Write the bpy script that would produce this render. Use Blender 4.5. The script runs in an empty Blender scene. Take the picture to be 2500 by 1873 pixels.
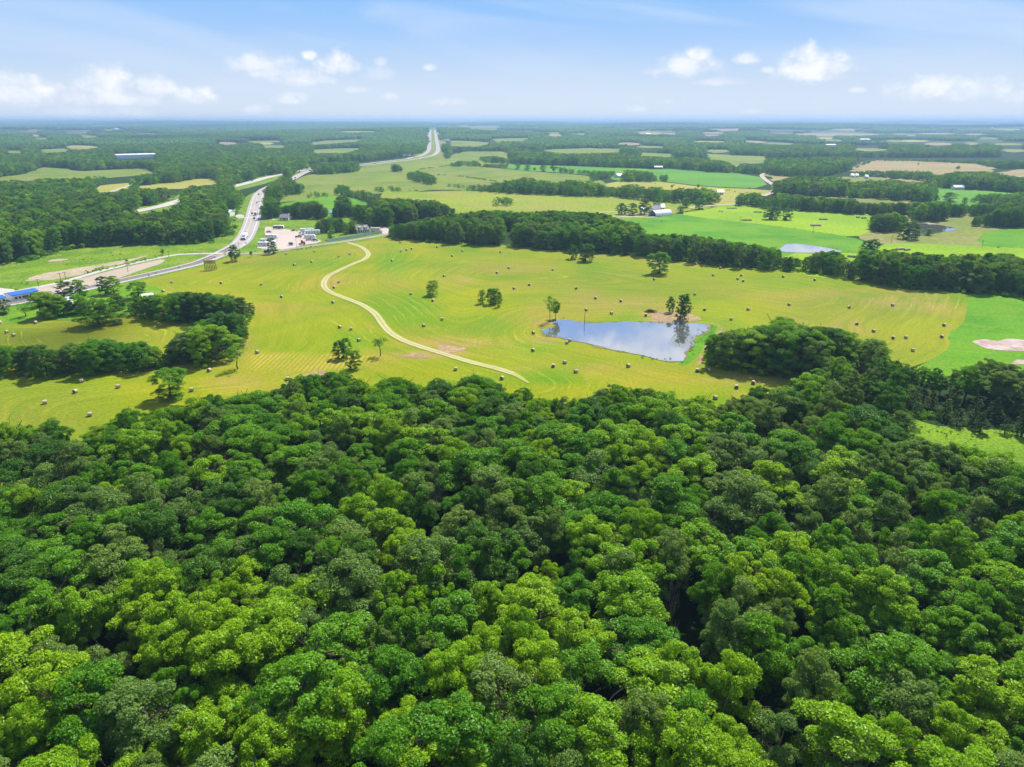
import bpy, math, random
import numpy as np
from mathutils import Vector, Matrix
from mathutils.geometry import delaunay_2d_cdt

random.seed(7)
rng = np.random.default_rng(11)
SC = bpy.context.scene
COL = SC.collection

# ------------------------------------------------------------------ camera
PW, PH, FPX = 2500.0, 1873.0, 1668.0
HCAM = 90.0
HAZE = 1.15e-4
PITCH = math.atan((936.5 - 297.0) / FPX)
cam_d = bpy.data.cameras.new('camera')
cam_d.sensor_width = 36.0
cam_d.lens = 36.0 * FPX / PW
cam_d.clip_start = 0.5
cam_d.clip_end = 90000.0
cam = bpy.data.objects.new('camera', cam_d)
COL.objects.link(cam)
cam.location = (0, 0, HCAM)
cam.rotation_euler = (math.pi / 2 - PITCH, 0, 0)
SC.camera = cam

# ------------------------------------------------------------------ light
SUN_EL = math.radians(52)
SUN_AZ = math.radians(28)           # clockwise from +Y
sd = bpy.data.lights.new('sun', 'SUN')
sd.energy = 4.6
sd.angle = math.radians(0.53)
sd.color = (1.0, 0.955, 0.88)
sun = bpy.data.objects.new('sun', sd)
COL.objects.link(sun)
sdir = Vector((math.sin(SUN_AZ) * math.cos(SUN_EL), math.cos(SUN_AZ) * math.cos(SUN_EL), math.sin(SUN_EL)))
sun.rotation_euler = sdir.to_track_quat('Z', 'Y').to_euler()

SC.view_settings.view_transform = 'Standard'
SC.view_settings.look = 'None'
SC.view_settings.gamma = 1.0
SC.view_settings.exposure = 0.75
SC.render.engine = 'CYCLES'
SC.cycles.use_denoising = True
SC.cycles.use_adaptive_sampling = True
SC.cycles.adaptive_threshold = 0.02
SC.cycles.max_bounces = 6
SC.cycles.diffuse_bounces = 3
SC.cycles.transmission_bounces = 3
SC.cycles.transparent_max_bounces = 24
SC.cycles.glossy_bounces = 2
SC.cycles.volume_bounces = 1
SC.cycles.caustics_reflective = False
SC.cycles.caustics_refractive = False

# ------------------------------------------------------------------ node helper
class NT:
    def __init__(s, tree):
        s.t = tree
        s.n = tree.nodes
        s.l = tree.links
    def node(s, typ, **kw):
        nd = s.n.new(typ)
        for k, v in kw.items():
            setattr(nd, k, v)
        return nd
    def put(s, sock, v):
        if isinstance(v, bpy.types.NodeSocket):
            s.l.new(v, sock)
        elif v is not None:
            if isinstance(v, (tuple, list)) and len(v) == 3 and sock.type == 'RGBA':
                v = (*v, 1)
            sock.default_value = v
    def math(s, op, a, b=None, c=None, clamp=False):
        nd = s.node('ShaderNodeMath', operation=op, use_clamp=clamp)
        s.put(nd.inputs[0], a)
        if b is not None: s.put(nd.inputs[1], b)
        if c is not None: s.put(nd.inputs[2], c)
        return nd.outputs[0]
    def mix(s, f, a, b, mode='MIX'):
        nd = s.node('ShaderNodeMix', data_type='RGBA', blend_type=mode)
        s.put(nd.inputs[0], f); s.put(nd.inputs[6], a); s.put(nd.inputs[7], b)
        return nd.outputs[2]
    def noise(s, vec, scale, detail=3, rough=0.55, out='Fac', dist=0.0, dim='3D'):
        nd = s.node('ShaderNodeTexNoise', noise_dimensions=dim)
        if vec is not None: s.put(nd.inputs['Vector'], vec)
        nd.inputs['Scale'].default_value = scale
        nd.inputs['Detail'].default_value = detail
        nd.inputs['Roughness'].default_value = rough
        nd.inputs['Distortion'].default_value = dist
        return nd.outputs[out]
    def smooth(s, v, lo, hi, a=0.0, b=1.0):
        nd = s.node('ShaderNodeMapRange', interpolation_type='SMOOTHSTEP')
        s.put(nd.inputs[0], v)
        nd.inputs[1].default_value = lo; nd.inputs[2].default_value = hi
        nd.inputs[3].default_value = a; nd.inputs[4].default_value = b
        return nd.outputs[0]
    def vmul(s, vec, xyz):
        nd = s.node('ShaderNodeVectorMath', operation='MULTIPLY')
        s.put(nd.inputs[0], vec); nd.inputs[1].default_value = xyz
        return nd.outputs[0]
    def ramp(s, fac, stops, interp='LINEAR'):
        nd = s.node('ShaderNodeValToRGB')
        cr = nd.color_ramp; cr.interpolation = interp
        while len(cr.elements) < len(stops): cr.elements.new(0.5)
        for e, (p, c) in zip(cr.elements, stops):
            e.position = p; e.color = (*c, 1)
        s.put(nd.inputs[0], fac)
        return nd.outputs[0]

def new_mat(name):
    m = bpy.data.materials.new(name)
    m.use_nodes = True
    m.node_tree.nodes.clear()
    return m, NT(m.node_tree)

def finish(t, col, rough=0.9, spec=0.2, bump=None, bump_d=0.05, metal=0.0, bump_s=0.5):
    out = t.node('ShaderNodeOutputMaterial')
    b = t.node('ShaderNodeBsdfPrincipled')
    t.put(b.inputs['Base Color'], col)
    t.put(b.inputs['Roughness'], rough)
    b.inputs['Specular IOR Level'].default_value = spec
    t.put(b.inputs['Metallic'], metal)
    if bump is not None:
        bn = t.node('ShaderNodeBump')
        bn.inputs['Strength'].default_value = bump_s
        bn.inputs['Distance'].default_value = bump_d
        t.put(bn.inputs['Height'], bump)
        t.l.new(bn.outputs[0], b.inputs['Normal'])
    t.l.new(b.outputs[0], out.inputs[0])

def srgb(r, g, b):
    f = lambda c: (c / 255 / 12.92) if c / 255 <= 0.04045 else ((c / 255 + 0.055) / 1.055) ** 2.4
    return (f(r), f(g), f(b))

# ------------------------------------------------------------------ world: sky with clouds
CP, SP = math.cos(PITCH), math.sin(PITCH)

def pix_dir(px, py):
    u = (px - PW / 2) / FPX
    v = (PH / 2 - py) / FPX
    return np.array([u, CP + v * SP, -SP + v * CP])

world = bpy.data.worlds.new('World')
SC.world = world
world.use_nodes = True
wt = NT(world.node_tree)
wt.n.clear()
sky = wt.node('ShaderNodeTexSky', sky_type='NISHITA')
sky.sun_disc = False
sky.sun_elevation = SUN_EL
sky.sun_rotation = SUN_AZ
sky.air_density = 1.0
sky.dust_density = 0.6
sky.ozone_density = 1.5
tc = wt.node('ShaderNodeTexCoord')
nrm = wt.node('ShaderNodeVectorMath', operation='NORMALIZE')
wt.l.new(tc.outputs['Generated'], nrm.inputs[0])
sep = wt.node('ShaderNodeSeparateXYZ')
wt.l.new(nrm.outputs[0], sep.inputs[0])
AZ = wt.math('ARCTAN2', sep.outputs[0], sep.outputs[1])
EL = wt.math('ARCSINE', sep.outputs[2])
low = wt.ramp(wt.math('DIVIDE', EL, 0.5, clamp=True), [
    (0.0, (7.9, 8.5, 9.2)), (0.03, (7.6, 8.3, 9.2)), (0.10, (6.3, 7.6, 9.3)), (0.20, (4.1, 6.3, 9.7)), (0.29, (2.9, 5.6, 9.8)), (0.55, (2.7, 5.1, 9.8)), (0.72, (2.4, 4.7, 9.2)), (1.0, (1.5, 3.3, 7.2))])
skc = wt.mix(wt.smooth(EL, 0.25, 0.7), low, wt.mix(1.0, sky.outputs[0], (1.15, 1.25, 1.5), 'MULTIPLY'))
# soft azimuthal variation and cirrus streaks
cmb = wt.node('ShaderNodeCombineXYZ')
wt.l.new(AZ, cmb.inputs[0]); wt.l.new(EL, cmb.inputs[1])
av = cmb.outputs[0]
rotv = wt.node('ShaderNodeVectorRotate', rotation_type='Z_AXIS')
wt.l.new(av, rotv.inputs['Vector']); rotv.inputs['Angle'].default_value = 0.12
cir = wt.noise(wt.vmul(rotv.outputs[0], (2.2, 14.0, 1)), 1.3, 5, 0.5, dist=0.6)
cir = wt.smooth(cir, 0.42, 0.72, 0.0, 0.42)
skc = wt.mix(cir, skc, (7.6, 8.6, 9.9))
CLOUDS = [(34,226,80,34,1),(254,205,60,38,1),(282,243,115,18,.9),(384,218,45,26,1),(469,235,48,22,1),(633,160,70,24,.75),
 (660,178,60,14,.6),(734,193,68,20,.9),(757,136,18,12,.9),(825,160,50,27,.9),(932,153,20,12,.5),(925,182,45,20,.35),(706,243,36,15,.9),
 (633,271,40,13,.6),(1051,167,16,8,.6),(955,237,22,9,.6),(870,220,24,8,.6),(1073,249,26,10,.5),(1124,251,24,9,.5),(249,279,120,15,.6),
 (1672,166,78,30,.8),(1702,135,28,22,.9),(1758,200,65,12,.6),(1821,146,28,14,.7),(1985,170,85,34,1),(1970,140,38,26,1),(2040,172,30,22,1),(1877,172,20,10,.7),
 (2255,220,70,26,.95),(2310,205,30,20,1),(2386,220,60,26,.9),(2092,220,20,7,.6),(1549,268,30,9,.5),(1826,274,28,7,.4),(1629,249,15,5,.4),(2493,237,34,16,.6),(-120,220,80,40,1),(2620,200,70,40,1),(135,214,22,12,.5),(1660,-462,390,84,1),(1450,-430,200,50,.9),(1850,-370,140,44,.9),(1480,-700,260,90,.9),(2110,-66,150,24,1),(2330,-20,60,14,.8)]
nz = wt.noise(wt.vmul(av, (1.0, 1.25, 1)), 38.0, 7, 0.62)
nz = wt.math('MULTIPLY_ADD', nz, 1.5, -0.75)
M = None
for (cx, cy, hw, hh, op) in CLOUDS:
    d = pix_dir(cx, cy); r = math.hypot(d[0], d[1])
    a0 = math.atan2(d[0], d[1]); e0 = math.atan2(d[2], r)
    s_ = FPX / np.linalg.norm(d) * 1.0
    dx = wt.math('DIVIDE', wt.math('SUBTRACT', AZ, a0), hw * 1.2 / FPX)
    dy = wt.math('DIVIDE', wt.math('SUBTRACT', EL, e0), hh * 1.2 / FPX)
    # flatter base than top
    dyn = wt.math('MULTIPLY', wt.math('MINIMUM', dy, 0.0), 1.35)
    dy2 = wt.math('ADD', wt.math('MAXIMUM', dy, 0.0), dyn)
    q = wt.math('ADD', wt.math('MULTIPLY', dx, dx), wt.math('MULTIPLY', dy2, dy2))
    e = wt.math('SUBTRACT', 1.0, wt.math('SQRT', q))
    e = wt.math('ADD', e, nz)
    e = wt.smooth(e, 0.0, 0.8, 0.0, op)
    M = e if M is None else wt.math('MAXIMUM', M, e)
hi = wt.noise(wt.vmul(av, (1.0, 1.6, 1)), 5.0, 6, 0.6)
hi = wt.math('MULTIPLY', wt.smooth(hi, 0.5, 0.64), wt.smooth(EL, 0.17, 0.24))
hi = wt.math('MULTIPLY', hi, 0.85)
M = wt.math('MAXIMUM', M, hi)
ccol = wt.mix(wt.smooth(nz, -0.3, 0.35), (8.3, 8.8, 9.7), (10.6, 10.7, 10.9))
skc = wt.mix(M, skc, ccol)
bg = wt.node('ShaderNodeBackground')
wt.put(bg.inputs[0], skc)
bg.inputs[1].default_value = 0.060
wo = wt.node('ShaderNodeOutputWorld')
wt.l.new(bg.outputs[0], wo.inputs[0])

# ------------------------------------------------------------------ terrain
def sstep(x, a, b):
    t = np.clip((x - a) / (b - a), 0, 1)
    return t * t * (3 - 2 * t)

def height(x, y):
    x = np.asarray(x, float); y = np.asarray(y, float)
    d = np.hypot(x, y)
    r = np.interp(d, [0, 1900, 4000, 7000, 12000, 20000, 60000], [0, 0, 8, 26, 52, 72, 82])
    n = (np.sin(x / 790 + 1.3 + 0.8 * np.sin(y / 1370)) * np.cos(y / 930 + 0.4 * np.sin(x / 1100)) * 0.6
         + np.sin(x / 2300 + y / 1700 + 2.0) * 0.5 + 0.35 * np.sin(x / 430 - y / 610))
    amp = np.interp(d, [0, 1900, 3500, 6000, 12000, 24000, 60000], [0, 0, 6, 17, 22, 20, 18])
    n = n * (1 - 0.8 * np.exp(-((x + 0.117 * y) / 350.0) ** 2) * sstep(y, 1500, 2500) * (1 - sstep(y, 4500, 5500)))
    return r + amp * n + 33 * np.exp(-((y - 4500) / 1150.0) ** 2) * np.exp(-((x + 520) / 1000.0) ** 2)

def G(px, py):
    """world ground point(s) under source pixel(s)"""
    px = np.atleast_1d(np.asarray(px, float)); py = np.atleast_1d(np.asarray(py, float))
    u = (px - PW / 2) / FPX; v = (PH / 2 - py) / FPX
    dx, dy, dz = u, CP + v * SP, -SP + v * CP
    dz = np.minimum(dz, -0.0021)
    t = HCAM / -dz
    far = np.hypot(dx * t, dy * t) > 1900
    if far.any():
        ts = np.geomspace(1200.0, 44000.0, 2600)[None, :]
        D = (HCAM + dz[far, None] * ts) - height(dx[far, None] * ts, dy[far, None] * ts)
        hit = D <= 0
        i = np.where(hit.any(1), hit.argmax(1), ts.shape[1] - 1); i = np.maximum(i, 1)
        r_ = np.arange(len(i)); d0, d1 = D[r_, i - 1], D[r_, i]
        f = np.where(np.abs(d0 - d1) > 1e-9, d0 / (d0 - d1 + 1e-12), 0); f = np.clip(f, 0, 1)
        t[far] = ts[0, i - 1] + f * (ts[0, i] - ts[0, i - 1])
    X, Y = dx * t, dy * t
    return np.stack([X, Y, height(X, Y)], -1)

def proj(P):
    P = np.asarray(P, float)
    x = P[..., 0]; y = P[..., 1]; z = P[..., 2] - HCAM
    zc = y * CP - z * SP
    yc = y * SP + z * CP
    zc = np.where(zc < 0.5, 0.5, zc)
    return PW / 2 + FPX * x / zc, PH / 2 - FPX * yc / zc, zc

def h_from_px(P, ytop):
    zc = P[1] * CP - (P[2] - HCAM) * SP
    yc = P[1] * SP + (P[2] - HCAM) * CP
    v = (PH / 2 - ytop) / FPX
    return (v * zc - yc) / (CP + v * SP)

def inpoly(x, y, poly):
    x = np.asarray(x); y = np.asarray(y)
    res = np.zeros(x.shape, bool)
    n = len(poly)
    j = n - 1
    for i in range(n):
        xi, yi = poly[i]; xj, yj = poly[j]
        if yi != yj:
            c = ((yi > y) != (yj > y)) & (x < (xj - xi) * (y - yi) / (yj - yi) + xi)
            res ^= c
        j = i
    return res

# ------------------------------------------------------------------ mesh helpers
def link(o, parent=None):
    COL.objects.link(o)
    if parent is not None: o.parent = parent
    return o

def tag(o, label=None, cat=None, group=None, kind=None):
    if label: o['label'] = label
    if cat: o['category'] = cat
    if group: o['group'] = group
    if kind: o['kind'] = kind
    return o

def empty(name, loc, rz=0.0, scale=1.0):
    o = bpy.data.objects.new(name, None)
    o.empty_display_size = 0.5
    o.location = loc; o.rotation_euler = (0, 0, rz)
    o.scale = (scale, scale, scale) if not hasattr(scale, '__len__') else scale
    return link(o)

def mesh_np(name, V, F, mats, midx=None, smooth=False):
    V = np.asarray(V, np.float32); F = np.asarray(F, np.int32)
    k = F.shape[1]
    me = bpy.data.meshes.new(name)
    me.vertices.add(len(V)); me.vertices.foreach_set('co', V.ravel())
    me.loops.add(F.size); me.loops.foreach_set('vertex_index', F.ravel())
    me.polygons.add(len(F)); me.polygons.foreach_set('loop_start', np.arange(0, F.size, k, dtype=np.int32))
    for m in mats: me.materials.append(m)
    if midx is not None: me.polygons.foreach_set('material_index', np.asarray(midx, np.int32))
    if smooth: me.polygons.foreach_set('use_smooth', np.ones(len(F), bool))
    me.update(calc_edges=True)
    me.validate()
    return me

class MB:
    def __init__(s): s.v = []; s.f = []
    def add(s, vs, fs):
        o = len(s.v); s.v += [tuple(v) for v in vs]; s.f += [tuple(i + o for i in f) for f in fs]; return s
    def box(s, x0, x1, y0, y1, z0, z1, bev=0.0):
        if bev <= 0:
            return s.add([(x0,y0,z0),(x1,y0,z0),(x1,y1,z0),(x0,y1,z0),(x0,y0,z1),(x1,y0,z1),(x1,y1,z1),(x0,y1,z1)],
                         [(0,3,2,1),(4,5,6,7),(0,1,5,4),(1,2,6,5),(2,3,7,6),(3,0,4,7)])
        b = bev
        prof = [(x0+b, z0), (x1-b, z0), (x1, z0+b), (x1, z1-b), (x1-b, z1), (x0+b, z1), (x0, z1-b), (x0, z0+b)]
        return s.prism(prof, y0, y1)
    def prism(s, prof, y0, y1):
        """profile in xz extruded along y"""
        n = len(prof)
        vs = [(x, y0, z) for x, z in prof] + [(x, y1, z) for x, z in prof]
        fs = [tuple(range(n)), tuple(range(2*n-1, n-1, -1))] + [(i, i+n, (i+1) % n + n, (i+1) % n) for i in range(n)]
        return s.add(vs, fs)
    def prism_x(s, prof, x0, x1):
        """profile in yz extruded along x"""
        n = len(prof)
        vs = [(x0, y, z) for y, z in prof] + [(x1, y, z) for y, z in prof]
        fs = [tuple(range(n-1, -1, -1)), tuple(range(n, 2*n))] + [(i, (i+1) % n, (i+1) % n + n, i+n) for i in range(n)]
        return s.add(vs, fs)
    def tube(s, a, b, r0, r1, n=7, cap=True):
        a = Vector(a); b = Vector(b); d = (b - a).normalized()
        q = d.to_track_quat('Z', 'Y').to_matrix()
        vs = []
        for p, r in ((a, r0), (b, r1)):
            for i in range(n):
                t = 2 * math.pi * i / n
                vs.append(p + q @ Vector((math.cos(t) * r, math.sin(t) * r, 0)))
        fs = [(i, (i+1) % n, (i+1) % n + n, i + n) for i in range(n)]
        if cap: fs += [tuple(range(n-1, -1, -1)), tuple(range(n, 2*n))]
        return s.add(vs, fs)
    def build(s, name, mat, parent=None, smooth=False):
        me = bpy.data.meshes.new(name)
        me.from_pydata(s.v, [], s.f)
        me.materials.append(mat)
        if smooth: me.polygons.foreach_set('use_smooth', [True] * len(me.polygons))
        me.update()
        return link(bpy.data.objects.new(name, me), parent)

# ------------------------------------------------------------------ materials
def geo_pos(t):
    return t.node('ShaderNodeNewGeometry').outputs['Position']

def mat_leaf(name, c, c2, trans=0.42):
    m, t = new_mat(name)
    oi = t.node('ShaderNodeObjectInfo')
    pos = geo_pos(t)
    n1 = t.noise(pos, 0.55, 3, 0.6)
    f = t.math('ADD', t.math('MULTIPLY', oi.outputs['Random'], 0.75), t.math('MULTIPLY_ADD', n1, 0.9, -0.35), clamp=True)
    col = t.mix(f, c, c2)
    n2 = t.noise(pos, 2.6, 2, 0.6)
    hsv = t.node('ShaderNodeHueSaturation')
    t.put(hsv.inputs['Value'], t.smooth(n2, 0.3, 0.7, 0.72, 1.32))
    t.put(hsv.inputs['Color'], col)
    col = hsv.outputs[0]
    out = t.node('ShaderNodeOutputMaterial')
    d = t.node('ShaderNodeBsdfDiffuse'); t.put(d.inputs[0], col)
    tr = t.node('ShaderNodeBsdfTranslucent'); t.put(tr.inputs[0], t.mix(0.6, col, t.mix(1.0, col, (1.5, 1.25, 0.3), 'MULTIPLY')))
    mx = t.node('ShaderNodeMixShader'); mx.inputs[0].default_value = trans
    t.l.new(d.outputs[0], mx.inputs[1]); t.l.new(tr.outputs[0], mx.inputs[2])
    gl = t.node('ShaderNodeBsdfGlossy'); gl.inputs['Roughness'].default_value = 0.45
    gl.inputs[0].default_value = (0.9, 1, 0.9, 1)
    mx2 = t.node('ShaderNodeMixShader'); mx2.inputs[0].default_value = 0.015
    t.l.new(mx.outputs[0], mx2.inputs[1]); t.l.new(gl.outputs[0], mx2.inputs[2])
    t.l.new(mx2.outputs[0], out.inputs[0])
    return m

LEAF = {
 'bright': mat_leaf('leaf_bright', (0.180, 0.385, 0.003), (0.285, 0.460, 0.005)),
 'mid':    mat_leaf('leaf_mid',    (0.085, 0.262, 0.005), (0.155, 0.345, 0.005)),
 'grey':   mat_leaf('leaf_grey',   (0.125, 0.240, 0.040), (0.195, 0.305, 0.046)),
 'dark':   mat_leaf('leaf_dark',   (0.055, 0.170, 0.014), (0.100, 0.230, 0.012)),
 'cedar':  mat_leaf('leaf_cedar',  (0.045, 0.105, 0.012), (0.085, 0.145, 0.014), 0.2),
}

def mat_simple(name, col, rough=0.8, spec=0.3, var=0.15, scale=1.2, metal=0.0, bump=0.0):
    m, t = new_mat(name)
    pos = t.node('ShaderNodeTexCoord').outputs['Object']
    n = t.noise(pos, scale, 4, 0.6)
    c = t.mix(n, tuple(x * (1 - var) for x in col), tuple(min(1, x * (1 + var)) for x in col))
    finish(t, c, rough, spec, n if bump else None, bump or 0.01, metal)
    return m

M_BARK = mat_simple('bark', (0.075, 0.058, 0.045), 0.95, 0.1, 0.4, 3.0, bump=0.05)
M_DEAD = mat_simple('dead_wood', (0.20, 0.165, 0.15), 0.95, 0.1, 0.3, 3.0)
M_WHITE = mat_simple('white_paint', (0.78, 0.78, 0.76), 0.5, 0.4, 0.06)
M_WROOF = mat_simple('white_metal_roof', (0.72, 0.74, 0.76), 0.4, 0.5, 0.08, 0.6)
M_GROOF = mat_simple('grey_shingle', (0.20, 0.19, 0.21), 0.9, 0.2, 0.25, 2.0)
M_BROOF = mat_simple('brown_shingle', (0.17, 0.12, 0.10), 0.9, 0.2, 0.25, 2.0)
M_BLUE = mat_simple('blue_metal_roof', (0.02, 0.13, 0.55), 0.4, 0.5, 0.1, 0.5)
M_CREAM = mat_simple('cream_panel', (0.60, 0.56, 0.44), 0.6, 0.3, 0.08)
M_GLASS = mat_simple('dark_glass', (0.02, 0.025, 0.03), 0.1, 0.6, 0.1)
M_BLACK = mat_simple('black_rubber', (0.02, 0.02, 0.02), 0.8, 0.2, 0.1)
M_DCAR = mat_simple('dark_car_paint', (0.025, 0.028, 0.032), 0.25, 0.6, 0.05)
M_GCAR = mat_simple('grey_car_paint', (0.30, 0.31, 0.32), 0.3, 0.6, 0.05)
M_RED = mat_simple('red_paint', (0.40, 0.03, 0.05), 0.35, 0.5, 0.1)
M_RBRN = mat_simple('red_brown_board', (0.13, 0.03, 0.03), 0.7, 0.2, 0.2, 1.5)
M_GREY = mat_simple('galvanised_metal', (0.42, 0.43, 0.43), 0.5, 0.4, 0.1)
M_GRN = mat_simple('green_side_panel', (0.12, 0.20, 0.13), 0.5, 0.3, 0.1)
M_FENCE = mat_simple('pale_fence_panel', (0.52, 0.58, 0.58), 0.7, 0.3, 0.1, 0.8)
M_WOOD = mat_simple('weathered_wood', (0.20, 0.15, 0.10), 0.9, 0.1, 0.3, 2.0)
M_YEL = mat_simple('yellow_board', (0.55, 0.42, 0.05), 0.7, 0.2, 0.15)
M_BRICK = mat_simple('brown_brick', (0.26, 0.15, 0.11), 0.9, 0.1, 0.2, 3.0)
M_ORNG = mat_simple('orange_plastic', (0.16, 0.05, 0.02), 0.6, 0.3, 0.1)
M_COW = mat_simple('black_hide', (0.02, 0.017, 0.015), 0.8, 0.2, 0.2)
M_MACH = mat_simple('machine_paint', (0.10, 0.10, 0.09), 0.6, 0.3, 0.3)

ALB = 0.76
def mat_field(name, c1, c2, c3=None, s=0.012, streak=0.0, ang=0.0, fine=0.5, tuft=0.25, patch=(0.45, 0.62)):
    c1, c2 = [tuple(x * ALB for x in c) for c in (c1, c2)]
    if c3: c3 = tuple(x * ALB for x in c3)
    """grass land: two greens in soft patches, a third (dry or bare) colour in some, mower streaks"""
    m, t = new_mat(name)
    pos = geo_pos(t)
    n1 = t.noise(pos, s, 4, 0.55, dist=0.4)
    col = t.mix(t.smooth(n1, 0.35, 0.65), c1, c2)
    if c3:
        n3 = t.noise(t.vmul(pos, (1, 1.3, 1)), s * 1.9, 4, 0.6, dist=0.3)
        col = t.mix(t.smooth(n3, patch[0], patch[1], 0, 0.75), col, c3)
    if streak > 0:
        r = t.node('ShaderNodeVectorRotate', rotation_type='Z_AXIS')
        t.put(r.inputs['Vector'], pos); r.inputs['Angle'].default_value = ang
        st = t.noise(t.vmul(r.outputs[0], (0.012, 0.28, 0)), 1.0, 3, 0.6, dist=0.25)
        col = t.mix(t.smooth(st, 0.38, 0.66, 0, streak), col, t.mix(1.0, col, (1.55, 1.3, 1.6), 'MULTIPLY'))
    nf = t.noise(pos, fine, 4, 0.7)
    hsv = t.node('ShaderNodeHueSaturation')
    t.put(hsv.inputs['Color'], col)
    t.put(hsv.inputs['Value'], t.smooth(nf, 0.3, 0.72, 1 - tuft, 1 + tuft))
    finish(t, hsv.outputs[0], 0.95, 0.1, nf, 0.25)
    return m

def mat_ground():
    m, t = new_mat('forest_floor')
    pos = geo_pos(t)
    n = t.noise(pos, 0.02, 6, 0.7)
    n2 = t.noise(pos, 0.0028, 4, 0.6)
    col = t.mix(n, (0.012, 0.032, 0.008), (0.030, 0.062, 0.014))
    ln = t.node('ShaderNodeVectorMath', operation='LENGTH')
    t.put(ln.inputs[0], pos)
    far = t.smooth(ln.outputs['Value'], 2500, 5000)
    cl = t.noise(t.vmul(pos, (1, 0.75, 1)), 0.0011, 5, 0.62, dist=0.5)
    cl = t.math('MULTIPLY', t.smooth(cl, 0.60, 0.63), far)
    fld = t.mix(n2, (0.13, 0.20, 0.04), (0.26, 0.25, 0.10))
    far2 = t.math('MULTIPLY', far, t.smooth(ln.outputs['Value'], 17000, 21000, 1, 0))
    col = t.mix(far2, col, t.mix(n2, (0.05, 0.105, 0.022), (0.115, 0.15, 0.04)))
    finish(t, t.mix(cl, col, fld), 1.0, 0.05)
    return m

def mat_road(name, c, lines=False, s=1.0):
    c = tuple(x * 0.8 for x in c)
    m, t = new_mat(name)
    pos = geo_pos(t)
    n = t.noise(pos, 0.4 * s, 4, 0.65)
    n2 = t.noise(pos, 0.03 * s, 3, 0.6)
    col = t.mix(n, tuple(x * 0.88 for x in c), tuple(x * 1.1 for x in c))
    col = t.mix(t.smooth(n2, 0.4, 0.65, 0, 0.35), col, tuple(x * 0.72 for x in c))
    finish(t, col, 0.9, 0.2, n, 0.02)
    return m

# ------------------------------------------------------------------ sheets on the terrain
def resample(poly, step):
    out = []
    n = len(poly)
    for i in range(n):
        a = np.array(poly[i]); b = np.array(poly[(i + 1) % n])
        k = max(1, int(np.linalg.norm(b - a) / step))
        for j in range(k): out.append(tuple(a + (b - a) * j / k))
    return out

def smooth_poly(P, it=2):
    for _ in range(it):
        Q = []
        n = len(P)
        for i in range(n):
            a = np.array(P[i]); b = np.array(P[(i + 1) % n])
            Q.append(tuple(a * 0.75 + b * 0.25)); Q.append(tuple(a * 0.25 + b * 0.75))
        P = Q
    return P

def sheet(name, pxpoly, z, mat, grid=None, rough=0, label=None, smooth=1, kind='structure', wig=0.0):
    W = G([p[0] for p in pxpoly], [p[1] for p in pxpoly])[:, :2]
    return sheet_w(name, [tuple(w) for w in W], z, mat, grid, smooth, kind, wig)

def sheet_w(name, W, z, mat, grid=None, smooth=1, kind='structure', wig=0.0):
    if smooth: W = smooth_poly(W, smooth)
    if wig > 0:
        W = resample(W, wig * 2.0)
        A = np.array(W); ph = np.cumsum(np.hypot(*np.diff(A, axis=0, prepend=A[-1:]).T))
        A[:, 0] += wig * 0.5 * (np.sin(ph / wig / 2.1 + 1) + 0.6 * np.sin(ph / wig / 0.83)); A[:, 1] += wig * 0.5 * (np.cos(ph / wig / 2.7) + 0.6 * np.sin(ph / wig / 1.1 + 2))
        W = [tuple(a) for a in A]
    A = np.array(W)
    ext = (A.max(0) - A.min(0)).max()
    if grid is None and np.hypot(A[:, 0], A[:, 1]).max() > 1900: grid = max(25.0, ext / 40)
    pts = [Vector(p) for p in W]
    if grid:
        W = resample(W, grid * 1.5); pts = [Vector(p) for p in W]
        x0, y0 = A.min(0); x1, y1 = A.max(0)
        gx, gy = np.meshgrid(np.arange(x0, x1, grid), np.arange(y0, y1, grid * 0.9))
        gx = gx + (np.arange(gx.shape[0]) % 2)[:, None] * grid * 0.5
        gx = gx.ravel(); gy = gy.ravel()
        m = inpoly(gx, gy, W)
        pts += [Vector(p) for p in zip(gx[m], gy[m])]
    n = len(W)
    vs, es, fs, *_ = delaunay_2d_cdt(pts, [], [list(range(n))], 1, 1e-4)
    if not fs: return None
    V = np.array([(v.x, v.y) for v in vs])
    H = height(V[:, 0], V[:, 1])
    V = np.column_stack([V, H + z + np.where(np.hypot(V[:, 0], V[:, 1]) > 1900, 1.4, 0)])
    me = bpy.data.meshes.new(name)
    me.from_pydata(V.tolist(), [], [tuple(f) for f in fs])
    me.materials.append(mat); me.update()
    if len(me.polygons) and me.polygons[0].normal.z < 0: me.flip_normals()
    o = link(bpy.data.objects.new(name, me))
    o['kind'] = kind
    return o

def catmull(P, n=8):
    P = [np.array(p, float) for p in P]
    P = [2 * P[0] - P[1]] + P + [2 * P[-1] - P[-2]]
    out = []
    for i in range(1, len(P) - 2):
        for j in range(n):
            t = j / n
            out.append(0.5 * ((2 * P[i]) + (-P[i-1] + P[i+1]) * t + (2*P[i-1] - 5*P[i] + 4*P[i+1] - P[i+2]) * t*t + (-P[i-1] + 3*P[i] - 3*P[i+1] + P[i+2]) * t**3))
    out.append(P[-2])
    return np.array(out)

def path_world(pxpath, n=8):
    W = G([p[0] for p in pxpath], [p[1] for p in pxpath])[:, :2]
    return catmull(W, n)

def offset_path(C, off):
    T = np.gradient(C, axis=0); T /= np.linalg.norm(T, axis=1)[:, None] + 1e-9
    N = np.column_stack([-T[:, 1], T[:, 0]])
    return C + N * (off if np.isscalar(off) else np.asarray(off)[:, None])

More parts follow.
